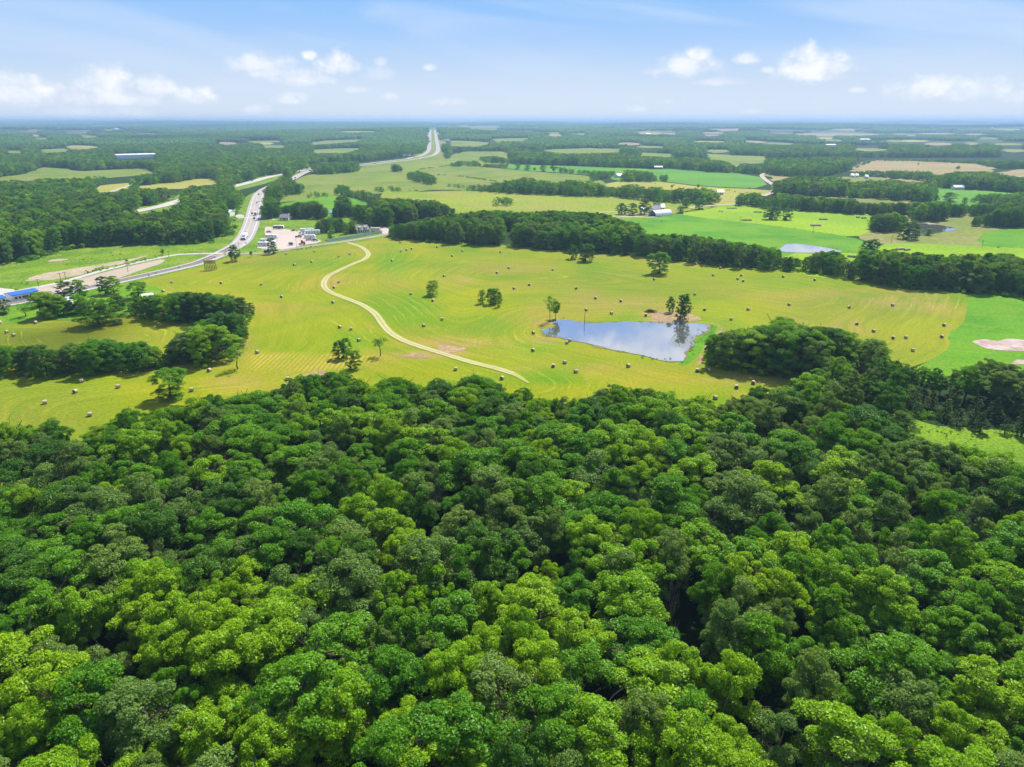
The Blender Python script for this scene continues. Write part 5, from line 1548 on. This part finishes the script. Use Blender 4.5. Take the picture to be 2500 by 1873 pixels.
house('storage_building', (23,734),(86,722), 8, 3.2, .9, M_WHITE, M_BLUE, 'white storage building with bright blue metal roof at the left', cat='building', nwin=6)
house('storage_building', (-20,742),(8,737), 7, 2.8, .8, M_WHITE, M_BLUE, 'end of a second blue-roofed building cut by the left edge', cat='building', nwin=2)
house('house', (148,756),(178,752), 9, 3.2, 2.4, M_WHITE, M_WROOF, 'pale-roofed farmhouse hidden among the farmyard trees', nwin=4, zoff=.3)
house('shed', (352,745),(376,742), 7, 3.6, 1.6, M_WHITE, M_WROOF, 'white-roofed shed at the end of the hedge in the farmyard', cat='shed', nwin=2, zoff=.6)
house('warehouse', (282,388),(378,385), 42, 9, 2, M_WHITE, M_WROOF, 'very long low white warehouse in the woods at the far left', cat='warehouse', nwin=12, door=False, zoff=.3)
house('warehouse', (252,388),(266,388), 22, 7, 1.5, M_WHITE, M_WROOF, 'small white warehouse left of the very long one', cat='warehouse', nwin=3, zoff=3)
house('warehouse', (182,389),(198,389), 15, 6, 1.5, M_WHITE, M_WROOF, 'distant white roof left of both warehouses', cat='warehouse', nwin=2, zoff=3)
house('farmhouse', (1586,519),(1601,515), 10, 3.2, 3.0, M_WHITE, M_GROOF, 'farmhouse with pinkish grey roof left of the arched barn', nwin=4)
house('farmhouse', (1604,512),(1620,512), 9, 3.2, 2.8, M_WHITE, M_WROOF, 'grey-white roofed house behind the arched barn', nwin=3)
house('shed', (1565,516),(1573,516), 5, 2.6, 1.4, M_WHITE, M_WROOF, 'small white outbuilding left of the farmhouses', cat='shed', nwin=1)
house('pole_barn', (1597,413),(1616,413), 12, 4.2, 1.6, M_WOOD, M_WROOF, 'dark-sided pole barn with white roof behind the far green field', cat='barn', nwin=0)
house('house', (1504,434),(1519,433), 10, 3.5, 2.6, M_WHITE, M_WROOF, 'pale-roofed house left of the grove at the far green field', nwin=3)
FARH = [((1925,469),(1938,468),'white-roofed house among trees beside the farm road',3),((1977,476),(1987,475),'white-roofed house right of the one beside the farm road',3),((2136,432),(2150,431),'reddish-white house in the far wood edge on the right',2),
 ((2076,433),(2083,433),'small white shed at the left of the far yard',1),((2087,433),(2093,433),'small white shed at the right of the far yard',1),((2111,436),(2117,436),'tiny white roof in the far yard meadow',1),((2325,463),(2349,463),'long low grey-roofed house above the far green strip',5),
 ((2275,474),(2280,474),'white trailer at the corner of the far green strip',1),((1750,475),(1764,475),'white sheds by the yellow cattle pasture',2),
 ((1085,346),(1094,345),'red-roofed house beside the straight highway',3),((1190,369),(1200,369),'white house in the settlement beyond the pastures',2),((1208,368),(1216,368),'second white house in the settlement beyond the pastures',2),((1222,367),(1232,367),'third white house in the settlement beyond the pastures',2),
 ((1145,344.5),(1149,344.5),'white speck of a house in the far meadow',1),((1024,308),(1032,307.5),'distant white shed left of the highway horizon',1),((1286,311.5),(1290,311.5),'distant white house under the horizon, centre',1),
 ((1444,326),(1448,326),'distant white house in the right middle woods',1),((1577,328.5),(1586,328.5),'distant white farm in the woods right of centre',2),((1838,308),(1842,307.5),'white speck on the long ridge at the right',1),((1898,313.5),(1910,313.5),'distant white barns below the right ridge',2),
 ((2012,359.5),(2037,359),'long white poultry shed in the woods on the right',3),((2098,344.5),(2122,344.5),'distant pair of white buildings in the right woods',3),((2278,333.5),(2284,333.5),'white speck in the dark blue woods at right',1),((2420,314),(2425,314),'farthest white speck at the right horizon',1),
 ((840,340),(847,340),'distant white roof in the left woods',2),((276,317),(286,316.5),'white clearing building far left in the woods',2),((1975,362),(1982,361),'white roof left of the poultry shed',1),((982,383),(999,382),'white buildings left of the straight highway',2)]
for e0, e1, lb, nw in FARH:
    c, L, a = axis(e0, e1)
    house('house' if 'house' in lb else 'far_building', e0, e1, max(8, L * .45), 3.2 if L < 40 else 6, 2.4, M_WHITE, M_BROOF if 'red' in lb else M_WROOF, lb, cat='house' if 'house' in lb else 'building', nwin=nw, door=L < 25, zoff=2.0 if c[1] > 2500 else .4)

# arched barn
c, L, a = axis((1598,530),(1633,520))
c, L, a = np.array(c), 21.0, math.radians(27)
r_ = empty('arched_barn', G(1612,526.5)[0], a); tag(r_, 'white arched fabric barn with a dark open end', 'barn')
R_ = 6.2; arc = [(math.cos(math.pi * i / 18) * R_, math.sin(math.pi * i / 18) * R_ * .92) for i in range(19)]
inner = [(y * .975, z * .975) for y, z in arc]
mb = MB()
n_ = 19
vs = [(-L/2, y, z) for y, z in arc] + [(L/2, y, z) for y, z in arc] + [(-L/2, y, z) for y, z in inner] + [(L/2, y, z) for y, z in inner]
fs = []
for i in range(n_ - 1):
    fs += [(i, i+1, i+1+n_, i+n_), (i+2*n_, i+3*n_, i+1+3*n_, i+1+2*n_), (i, i+2*n_, i+1+2*n_, i+1), (i+n_, i+1+n_, i+1+3*n_, i+3*n_)]
mb.add(vs, fs); mb.build('cover', M_WHITE, r_, smooth=False)
MB().prism_x(inner, L/2 - .4, L/2 - .3).build('end_wall', M_GREY, r_)
MB().prism_x([(y * .97, z * .97) for y, z in arc[3:16]], -L/2 + 2.2, -L/2 + 2.3).build('end_shade', M_MACH, r_)  # dark sheet standing in for the shade inside the open end
rb = MB()
for k in range(5):
    for i in range(0, 18, 1):
        y0, z0 = inner[i]; y1, z1 = inner[i+1]
        rb.tube((-L/2 + 1 + k * 4.6, y0*.98, z0*.98), (-L/2 + 1 + k * 4.6, y1*.98, z1*.98), .06, .06, 4, False)
rb.build('rib', M_GREY, r_)

# pale fence beside the service road
FP = G([799.6, 830, 866, 900, 933], [591.5, 586.5, 581, 575, 569.5])
r_ = empty('panel_fence', FP[0]); tag(r_, 'long pale grey-blue panel fence along the service road', 'fence')
C = catmull(FP[:, :2] - FP[0, :2], 8); mb = MB(); H_f = 2.3
for i in range(len(C) - 1):
    a_, b_ = C[i], C[i+1]; d_ = (b_ - a_) / np.linalg.norm(b_ - a_); nn = np.array([-d_[1], d_[0]]) * .05
    mb.add([(a_[0]-nn[0], a_[1]-nn[1], .05), (b_[0]-nn[0], b_[1]-nn[1], .05), (b_[0]+nn[0], b_[1]+nn[1], .05), (a_[0]+nn[0], a_[1]+nn[1], .05),
            (a_[0]-nn[0], a_[1]-nn[1], H_f), (b_[0]-nn[0], b_[1]-nn[1], H_f), (b_[0]+nn[0], b_[1]+nn[1], H_f), (a_[0]+nn[0], a_[1]+nn[1], H_f)],
           [(0,3,2,1),(4,5,6,7),(0,1,5,4),(1,2,6,5),(2,3,7,6),(3,0,4,7)])
mb.build('panel', M_FENCE, r_)
for i in range(0, len(C), 2):
    MB().box(C[i][0]-.09, C[i][0]+.09, C[i][1]-.09, C[i][1]+.09, 0, H_f + .12).build('post', M_GREY, r_)

# billboards
def billboard(e0, e1, z0, z1, mp, label, posts=6, struts=True, frame=None):
    c, L, a = axis(e0, e1)
    r_ = empty('billboard', c, a); tag(r_, label, 'billboard')
    MB().box(-L/2, L/2, -.12, .12, z0, z1).build('panel', mp, r_)
    for k in range(posts):
        x = -L/2 * .94 + L * .94 * k / (posts - 1)
        MB().box(x - .15, x + .15, .14, .44, 0, z1 - .3).build('post', M_WOOD, r_)
    if struts:
        for k in range(posts):
            x = -L/2 * .94 + L * .94 * k / (posts - 1)
            MB().tube((x, .4, z1 * .75), (x, 3.2, 0), .1, .1, 5).build('strut', M_WOOD, r_)
    if frame:
        fr = MB(); fr.box(-L/2 - .2, L/2 + .2, -.2, .2, z1, z1 + .25); fr.box(-L/2 - .2, L/2 + .2, -1.0, .2, z0 - .3, z0)
        fr.build('frame', frame, r_)
    return r_
r_ = billboard((500,661),(529,659.5), 4.2, 6.6, M_YEL, 'yellow billboard on timber posts in the field corner by the highway', posts=8)
for x0, x1, z0, z1 in ((-1.8,-.4,5.7,6.0),(-.1,1.6,5.7,6.0),(-.9,1.1,5.0,5.3),(3.0,3.8,5.9,6.1)):
    MB().box(x0, x1, -.14, -.10, z0, z1).build('lettering', M_MACH, r_)
billboard((643,523),(661,523), 1.6, 6.4, M_RBRN, 'dark red-brown billboard with white rail in front of the highway trees', posts=4, frame=M_WHITE)

# ------------------------------------------------------------------ vehicles
def wheels(r_, xs, w, rad=.36):
    for x in xs:
        for s in (-1, 1):
            wb = MB(); wb.tube((x, s * (w - .22), rad), (x, s * w, rad), rad, rad, 14)
            wh = wb.build('wheel', M_BLACK, r_)
            MB().tube((x, s * (w - .02), rad), (x, s * (w + .015), rad), rad * .55, rad * .5, 10).build('rim', M_GREY, wh)

def car(px, py, ang, kind, mat, label, group=None, z=None):
    P = G(px, py)[0]; P[2] += (.24 if z is None else z)
    nm = {'sedan': 'parked_car', 'suv': 'parked_car', 'pickup': 'pickup_truck'}[kind]
    r_ = empty(nm, P, ang); tag(r_, label, 'car' if kind != 'pickup' else 'pickup truck', group)
    if kind == 'sedan':
        prof = [(-2.3,.35),(-2.3,.85),(-1.9,.95),(-1.45,1.0),(1.1,1.0),(2.1,.82),(2.3,.6),(2.3,.35)]; cab = [(-1.6,.98),(-1.1,1.42),(.35,1.45),(1.15,.98)]; h = .9
    elif kind == 'suv':
        prof = [(-2.35,.4),(-2.38,1.1),(1.2,1.12),(2.2,.98),(2.4,.7),(2.35,.4)]; cab = [(-2.3,1.08),(-2.1,1.75),(.5,1.78),(1.25,1.08)]; h = .93
    else:
        prof = [(-2.8,.5),(-2.8,1.05),(1.4,1.08),(2.6,.98),(2.8,.75),(2.75,.45)]; cab = [(-.5,1.05),(-.4,1.75),(.9,1.75),(1.6,1.05)]; h = .95
    MB().prism(prof, -h, h).build('body', mat, r_)
    cb = MB().prism(cab, -h * .88, h * .88).build('cabin', M_GLASS, r_)
    xs = [p[0] for p in cab]; zt = max(p[1] for p in cab)
    MB().box(sorted(xs)[1] + .02, sorted(xs)[2] - .02, -h * .84, h * .84, zt - .02, zt + .05).build('roof', mat, r_)
    for s in (-1, 1):
        MB().box(prof[-2][0] - .12, prof[-2][0] + .02, s * h * .75 - .18, s * h * .75 + .18, .62, .78).build('headlight', M_WHITE, r_)
    wheels(r_, (-1.45 if kind != 'pickup' else -1.8, 1.4 if kind != 'pickup' else 1.75), h)
    if kind == 'pickup': MB().box(-2.65, -.6, -.78, .78, 1.0, 1.09).build('bed_liner', M_BLACK, r_)
    return r_

def camper(px, py, ang, L, label, wide=2.5, h=3.0, stripe=True, mat=None, motor=False, side=None):
    P = G(px, py)[0]; P[2] += .16
    r_ = empty('motorhome' if motor else 'travel_trailer', P, ang); tag(r_, label, 'motorhome' if motor else 'camper trailer')
    w = wide / 2; l = L / 2
    if motor: prof = [(-l,.5),(-l,h-.1),(-l+.2,h),(l-.5,h),(l-.05,h-.5),(l,.6),(l-.1,.5)]
    else: prof = [(-l,.5),(-l,h-.15),(-l+.15,h),(l-.9,h),(l-.1,h-.7),(l,.9),(l-.5,.5)]
    MB().prism(prof, -w, w).build('body', mat or M_WHITE, r_)
    if side: MB().box(-l+.1, l-.1, -w-.02, -w+.01, .6, h-.5).build('side_panel', side, r_)
    k = max(2, int(L / 2.2))
    for s in (-1, 1):
        for i in range(k):
            x = -l * .75 + (l * 1.45) * i / (k - 1)
            MB().box(x - .45, x + .45, s * w - .03, s * w + .03, 1.6, 2.25).build('window', M_GLASS, r_)
    if stripe: MB().box(-l*.96, l*.9, -w-.015, w+.015, 1.05, 1.22).build('stripe', M_GCAR, r_)
    MB().box(-.6, .3, -.4, .4, h, h + .3, .06).build('roof_vent', M_GREY, r_)
    wheels(r_, (-.5, .4) if not motor else (-l * .55, l * .65), w - .03, .38)
    if not motor: MB().prism([(l-.1,.55),(l+1.2,.5),(l+1.2,.6),(l-.1,.7)], -.12, .12).build('hitch', M_BLACK, r_)
    else: MB().box(l-.12, l+.02, -w*.85, w*.85, 1.3, 2.4).build('windshield', M_GLASS, r_)
    return r_

camper(680.6,559,0.02,9.5,'camper with green side and white roof at the back of the parking lot',side=M_GRN)
camper(664,582,0.0,10.0,'long white camper left of centre in the parking lot',)
camper(650,593,0.05,9.0,'second row white camper behind the lot entrance tree')
camper(645,601,0.0,9.5,'front white camper at the lower left of the parking lot')
camper(662,598,0.02,8.0,'white camper hidden behind the dark tree at the lot')
camper(763,572,.16,13.0,'largest white motorhome with dark windows at the right of the lot',motor=True,h=3.5)
camper(750,567,.22,11.0,'white motorhome behind the largest one',motor=True,h=3.2)
camper(741,574,.35,7.0,'small white boat-shaped trailer before the motorhomes',h=1.7)
camper(757,582,.1,9.0,'white trailer with dark front in the right row of the lot',h=2.8)
car(729.5,580,.02,'pickup',M_DCAR,'dark pickup standing in the middle right of the parking lot')
car(755,588,.2,'pickup',M_GCAR,'grey pickup in front of the right row of trailers')
car(770,589,.25,'suv',M_GCAR,'silver car at the right front of the parking lot')
car(653,618,.05,'suv',M_DCAR,'black car on the service road under the dark tree')
car(567,623,.15,'suv',M_GCAR,'white car at the junction behind the dark tree')
car(657,568,.1,'sedan',M_GCAR,'grey car at the upper left of the parking lot')
# flat trailer with machine, container, red truck
P = G(717, 564.5)[0]
r_ = empty('farm_machine', P, .1); tag(r_, 'small dark implement on the back edge of the parking lot', 'machine')
MB().box(-2.2, 1.0, -.9, .9, .5, .75).build('frame', M_MACH, r_); MB().box(-.6, .8, -.6, .6, .75, 1.7, .1).build('engine_cover', M_MACH, r_); MB().tube((1, 0, .6), (2.6, 0, .5), .08, .06, 6).build('hitch', M_GREY, r_)
wheels(r_, (-1.2, .2), .95, .45)
P = G(711, 599)[0]; P[2] += .16
r_ = empty('cargo_trailer', P, .05); tag(r_, 'small grey box trailer with open front in the lot', 'trailer')
MB().box(-1.7, 1.7, -1.1, 1.1, .5, 2.4, .1).build('box', M_GREY, r_); MB().box(-1.4, 1.4, -1.13, -1.09, .8, 2.0).build('opening', M_MACH, r_); wheels(r_, (0,), 1.2); MB().tube((1.7, 0, .6), (3.0, 0, .5), .06, .06, 5).build('hitch', M_BLACK, r_)
P = G(738.5, 597.5)[0]; P[2] += .16
r_ = empty('truck_cab', P, .3); tag(r_, 'dark red truck cab standing alone at the front of the lot', 'truck')
MB().prism([(-2.6,.6),(-2.6,1.0),(-.9,1.1),(-.9,3.3),(.3,3.3),(.8,2.3),(2.1,2.0),(2.3,.7)], -1.1, 1.1).build('cab', M_RED, r_)
MB().box(.45, .75, -.95, .95, 2.3, 3.0).build('windshield', M_GLASS, r_); wheels(r_, (-1.9, 1.5), 1.15, .5)
for s in (-1, 1): MB().tube((-1.0, s * .95, 1), (-1.0, s * .95, 3.8), .08, .08, 6).build('exhaust_stack', M_GREY, r_)
P = G(917, 566.5)[0]
r_ = empty('box_trailer', P, .05); tag(r_, 'cream box trailer parked beside the grey-roofed house', 'trailer')
MB().box(-4, 4, -1.25, 1.25, .9, 3.8, .08).build('box', M_CREAM, r_); MB().box(-4, 4, -1.1, 1.1, .7, .88).build('chassis', M_BLACK, r_); wheels(r_, (-2.8, -1.9), 1.2, .45); MB().box(2.5, 2.7, -.9, -.7, 0, .8).build('landing_leg', M_GREY, r_)

def hw_ang(px, py):
    P = G(px, py)[0]; A = np.concatenate([HWY, H2]); i = int(np.argmin(np.hypot(A[:, 0] - P[0], A[:, 1] - P[1]))); i = min(max(i, 1), len(A) - 2)
    d = A[i + 1] - A[i - 1]; return math.atan2(d[1], d[0])
# semi truck coming towards us
a = hw_ang(599, 583) + math.pi
P = G(598, 584)[0]; P[2] += .24
r_ = empty('semi_truck', P, a); tag(r_, 'white semi truck with dark grille driving on the highway bend', 'truck', 'vehicles on the highway')
MB().prism([(3.2,.6),(3.2,1.4),(3.4,3.4),(5.2,3.6),(5.9,2.5),(7.4,2.2),(7.6,.6)], -1.2, 1.2).build('cab', M_WHITE, r_)
MB().box(7.56, 7.66, -1.0, 1.0, .7, 2.0).build('grille', M_MACH, r_); MB().box(5.5, 5.75, -1.05, 1.05, 2.6, 3.3).build('windshield', M_GLASS, r_)
tr = MB().box(-10.5, 2.9, -1.3, 1.3, 1.2, 4.1, .08).build('trailer', M_WHITE, r_)
MB().box(-10.3, 3.2, -.6, .6, .8, 1.18).build('chassis', M_BLACK, r_)
wheels(r_, (-9.6, -8.4, 3.9, 5.0), 1.25, .5); wheels(r_, (6.9,), 1.2, .5)
for (px, py, kd, mt, lb) in ((600,571,'suv',M_DCAR,'dark car behind the semi truck on the highway'),(616,523,'sedan',M_DCAR,'dark car in the left lane before the red-brown billboard'),(621,535,'suv',M_GCAR,'grey car on the highway right of the concrete driveway'),
   (632,476,'sedan',M_DCAR,'dark car where the highway leaves the trees'),(627,496,'sedan',M_GCAR,'grey car nearest the forest bend of the highway'),(721,436,'suv',M_DCAR,'first dark car on the far highway curve'),(720.5,440,'sedan',M_DCAR,'second dark car on the far highway curve'),
   (1047,372,'suv',M_DCAR,'dark vehicle at the foot of the straight far highway'),(1066,352,'suv',M_GCAR,'grey vehicle on the right carriageway of the straight highway'),(1050,340,'suv',M_DCAR,'dark vehicle on the left carriageway of the straight highway'),(915,400,'sedan',M_DCAR,'small dark car on the highway beside the long pasture')):
    car(px, py, hw_ang(px, py), kd, mt, lb, 'vehicles on the highway')
P = G(624, 526)[0]; P[2] += .24
r_ = empty('box_truck', P, hw_ang(624, 526) + math.pi); tag(r_, 'white box truck in the right lane before the red-brown billboard', 'truck', 'vehicles on the highway')
MB().box(-3.6, 1.6, -1.2, 1.2, .9, 3.3, .06).build('box', M_WHITE, r_); MB().prism([(1.7,.6),(1.7,2.5),(2.8,2.5),(3.3,1.5),(3.9,1.3),(3.9,.6)], -1.1, 1.1).build('cab', M_GCAR, r_); MB().box(2.95, 3.1, -.95, .95, 1.6, 2.3).build('windshield', M_GLASS, r_); wheels(r_, (-2.4, 2.9), 1.15, .45)
# traffic drums
dn = [(364,675),(381,669),(437,655),(550,623),(525,630),(499,638),(601,595)]
for i, (px, py) in enumerate(dn):
    P = G(px, py)[0]; P[2] += .2
    r_ = empty('traffic_drum', P); tag(r_, 'dark traffic drum on the highway edge, %s of the line from the left' % ordw([0,1,2,5,4,3,6][i]), 'traffic drum', 'traffic drums along the highway')
    MB().tube((0,0,.05),(0,0,1.0),.32,.25,12).build('barrel', M_ORNG, r_); MB().tube((0,0,0),(0,0,.08),.45,.45,12).build('base', M_BLACK, r_); MB().tube((0,0,.6),(0,0,.75),.295,.285,12).build('reflective_band', M_WHITE, r_)

# ------------------------------------------------------------------ poles
def pole(px, py, ty, label, kind='utility', group='poles beside roads and fields'):
    P = G(px, py)[0]; H = max(5.0, h_from_px(P, ty))
    nm = {'utility': 'utility_pole', 'light': 'light_pole', 'hframe': 'utility_pole'}[kind]
    r_ = empty(nm, P, .3); tag(r_, label, 'pole', group)
    MB().tube((0,0,-.2),(0,0,H),.17,.11,8).build('pole', M_WOOD if kind != 'light' else M_GREY, r_)
    if kind == 'utility':
        MB().box(-1.2, 1.2, -.06, .06, H - .7, H - .55).build('crossarm', M_WOOD, r_)
        for x in (-1.1, -.4, .4, 1.1): MB().tube((x, 0, H - .55), (x, 0, H - .35), .06, .04, 6).build('insulator', M_GREY, r_)
    if kind == 'light':
        MB().tube((0,0,H-.2),(1.6,0,H+.1),.05,.04,6).build('arm', M_GREY, r_); MB().box(1.5, 2.1, -.15, .15, H - .02, H + .12, .03).build('lamp_head', M_GREY, r_)
for a_ in ((586.6,625,592,'wooden pole beside the highway junction'),(313,665,647,'wooden pole in the gravel lot by the highway'),(413,629,612,'wooden pole where the frontage road bends'),(149,686,671,'left of the two poles behind the gravel lot'),(161,683,669,'right of the two poles behind the gravel lot'),
   (1806,543,528,'pole in the middle of the bright far pasture'),(1984,568,552,'pole below the line of bales in the bright pasture'),(2397,605,587,'pole at the corner of the dark green crop field'),(2176,592,574,'pole beside the reflecting pond trees'),(95,701,689,'short pole left of the gravel lot')):
    pole(*a_)
pole(724.6,607,581,'light pole at the entrance of the parking lot','light'); pole(789,595,571,'light pole at the right end of the parking lot','light'); pole(930,573,551,'light pole at the right end of the pale fence','light'); pole(590,549,529,'light pole left of the highway before the driveway pad','light')

# dead snag standing in the pond, brush heap, dock, feeder
P = G(1426.5, 793)[0]; P[2] = .1
H = h_from_px(P, 760)
mb = MB(); pts = [(0, 0, -.4)]
for i in range(1, 9): pts.append((rng.normal() * .08 + .03 * i, rng.normal() * .08, H * i / 8))
for i in range(8): mb.tube(pts[i], pts[i+1], .13 - i * .011, .12 - i * .011, 6)
for i in range(11): 
    z = rng.uniform(.15, .95) * H; a_ = rng.uniform(0, 6.28); mb.tube((0.03 * 8 * z / H, 0, z), (math.cos(a_) * .5, math.sin(a_) * .5, z + .3), .05, .02, 4)
o = mb.build('tree_snag', M_BARK); o.location = P; tag(o, 'thin bare trunk standing upright in the left half of the big pond', 'dead tree')
P = G(1588, 762)[0]
mb = MB()
for i in range(170):
    a_ = rng.uniform(0, 6.28); r0 = abs(rng.normal()) * 1.3; x, y = math.cos(a_) * r0 * 1.5, math.sin(a_) * r0; z = max(.05, 1.3 - r0 * .45) * rng.uniform(.2, 1)
    d = rng.normal(size=3); d[2] *= .3; d *= rng.uniform(.6, 1.3) / np.linalg.norm(d)
    mb.tube((x - d[0], y - d[1], max(.03, z - d[2])), (x + d[0], y + d[1], max(.03, z + d[2])), .07, .04, 4)
o = mb.build('brush_pile', mat_simple('brown_brush', (.13, .065, .035), .95, .1, .4, 3)); o.location = P; tag(o, 'brown brush heap on the grass above the big pond', 'brush pile')
P = G(2275, 549)[0]
r_ = empty('pond_dock', P, .1); tag(r_, 'small wooden dock on the far bank of the reflecting pond', 'dock'); MB().box(-4, 4, -1, 1, .6, .75).build('deck', M_CREAM, r_)
for x in (-3.6, 0, 3.6): MB().box(x - .1, x + .1, -.9, -.7, -.3, .6).build('post', M_WOOD, r_)
P = G(1615, 540)[0]
r_ = empty('cattle_feeder', P); tag(r_, 'small feeder with pale round lid in front of the arched barn', 'feeder'); MB().tube((0,0,.9),(0,0,2.0),.9,.1,14).build('lid', M_WHITE, r_); MB().tube((0,0,.0),(0,0,.9),.35,.7,12).build('body', M_MACH, r_)

# cattle in the yellow pasture: one skinned body each
def cow_mesh():
    me = bpy.data.meshes.new('cow_mesh')
    V = [(0,0,1.12),(.75,0,1.18),(1.15,0,1.35),(1.55,0,1.15),(-.75,0,1.2),(-.95,0,1.0),
         (.72,.25,.65),(.72,.25,.05),(.72,-.25,.65),(.72,-.25,.05),(-.72,.25,.75),(-.85,.25,.4),(-.75,.25,.05),(-.72,-.25,.75),(-.85,-.25,.4),(-.75,-.25,.05),(1.3,.2,1.42),(1.3,-.2,1.42),(-1.05,0,.6)]
    E = [(0,1),(1,2),(2,3),(0,4),(4,5),(1,6),(6,7),(1,8),(8,9),(4,10),(10,11),(11,12),(4,13),(13,14),(14,15),(2,16),(2,17),(5,18)]
    R = [.36,.34,.2,.13,.33,.08,.13,.07,.13,.07,.17,.08,.07,.17,.08,.07,.04,.04,.04]
    me.from_pydata(V, E, [])
    o = bpy.data.objects.new('cow_temp', me); COL.objects.link(o)
    o.modifiers.new('skin', 'SKIN')
    for i, r0 in enumerate(R): me.skin_vertices[0].data[i].radius = (r0, r0)
    me.skin_vertices[0].data[0].use_root = True
    o.modifiers.new('sub', 'SUBSURF').levels = 1
    dg = bpy.context.evaluated_depsgraph_get(); ev = o.evaluated_get(dg)
    m2 = bpy.data.meshes.new_from_object(ev); bpy.data.objects.remove(o)
    m2.materials.clear(); m2.materials.append(M_COW); m2.name = 'cow_mesh'
    return m2
try:
    def _skin():
        me = bpy.data.meshes.new('t')
    CM = None
    _m = bpy.data.meshes.new('cow_base')
    CM = cow_mesh()
except Exception as e:
    print('cow', e); CM = None
CP_ = cr(1500, 280, [(440,750),(640,765),(622,760),(705,798),(735,805),(747,795),(855,840),(1200,790),(1217,822),(1237,820),(1298,838),(1455,798),(1255,900),(1515,850),(80,775),(115,770),(210,753),(1130,1052),(1158,1055)])
if CM:
    CP_.sort()
    for i, (px, py) in enumerate(CP_):
        P = G(px, py)[0]; o = link(bpy.data.objects.new('cow', CM)); o.location = P + np.array([0, 0, .08]); o.rotation_euler = (0, 0, rng.uniform(0, 6.28))
        tag(o, 'black cow grazing in the yellowish pasture, %s counted from the left' % ordw(i), 'cow', 'cattle grazing in the yellowish pasture')

# ------------------------------------------------------------------ unseen clouds added overhead, out of the frame, to shade parts of the land
def mat_shadow_cloud():
    m, t = new_mat('shadow_cloud')
    out = t.node('ShaderNodeOutputMaterial')
    d = t.node('ShaderNodeBsdfDiffuse'); d.inputs[0].default_value = (.9, .9, .9, 1)
    tr = t.node('ShaderNodeBsdfTransparent'); tr.inputs[0].default_value = (1, 1, 1, 1)
    n = t.noise(geo_pos(t), 0.012, 3, .6)
    mx = t.node('ShaderNodeMixShader'); t.put(mx.inputs[0], t.smooth(n, .35, .65, .06, .30))
    t.l.new(tr.outputs[0], mx.inputs[1]); t.l.new(d.outputs[0], mx.inputs[2]); t.l.new(mx.outputs[0], out.inputs[0])
    return m
cm = MB(); _rc = random.Random(3)
CLD = [(-115,140,60,34,.3),(-250,300,70,50,.3),(1900,5200,900,260,1),(4200,7000,1600,420,1),(3000,4300,700,200,1),(-2600,5200,900,300,1),(-900,6900,1200,300,1),(900,3600,500,160,1),(-1500,3400,500,200,1),(1300,8200,1500,350,1),(-4300,8300,1500,400,1)]
for (x, y, rx, ry, am) in CLD:
    alt = 2000.0
    cx, cy = x + sdir.x / sdir.z * alt, y + sdir.y / sdir.z * alt
    for _ in range(int(16 * am)):
        a_ = _rc.uniform(0, 6.28); q = math.sqrt(_rc.random())
        px_, py_ = cx + math.cos(a_) * rx * q, cy + math.sin(a_) * ry * q
        ra, rb_ = rx * _rc.uniform(.22, .42), ry * _rc.uniform(.3, .55); zc_ = alt + _rc.uniform(-.1, .25) * min(rx, ry)
        vs = []; fs = []; nu, nv = 12, 6
        for j in range(nv + 1):
            ph = math.pi * j / nv
            for i in range(nu):
                th_ = 2 * math.pi * i / nu; k_ = 1 + .12 * _rc.uniform(-1, 1)
                vs.append((px_ + ra * k_ * math.sin(ph) * math.cos(th_), py_ + rb_ * k_ * math.sin(ph) * math.sin(th_), zc_ + min(ra, rb_) * .55 * k_ * math.cos(ph)))
        for j in range(nv):
            for i in range(nu): fs.append((j*nu+i, j*nu+(i+1) % nu, (j+1)*nu+(i+1) % nu, (j+1)*nu+i))
        cm.add(vs, fs)
o = cm.build('shadow_clouds', mat_shadow_cloud(), smooth=True); o['kind'] = 'stuff'

# ------------------------------------------------------------------ haze
hz = MB().box(-44000, 44000, -44000, 44000, -32.0, 0.0)
_top = 135.0
hz.v = [(x, y, _top if z == 0.0 else z) for x, y, z in hz.v]
mh, th = new_mat('haze')
ho = th.node('ShaderNodeOutputMaterial')
pv = th.node('ShaderNodeVolumePrincipled')
pv.inputs['Color'].default_value = (0.36, 0.54, 0.86, 1)
pv.inputs['Density'].default_value = HAZE
pv.inputs['Anisotropy'].default_value = 0.2
th.l.new(pv.outputs[0], ho.inputs['Volume'])
hzo = hz.build('haze', mh); hzo['kind'] = 'stuff'
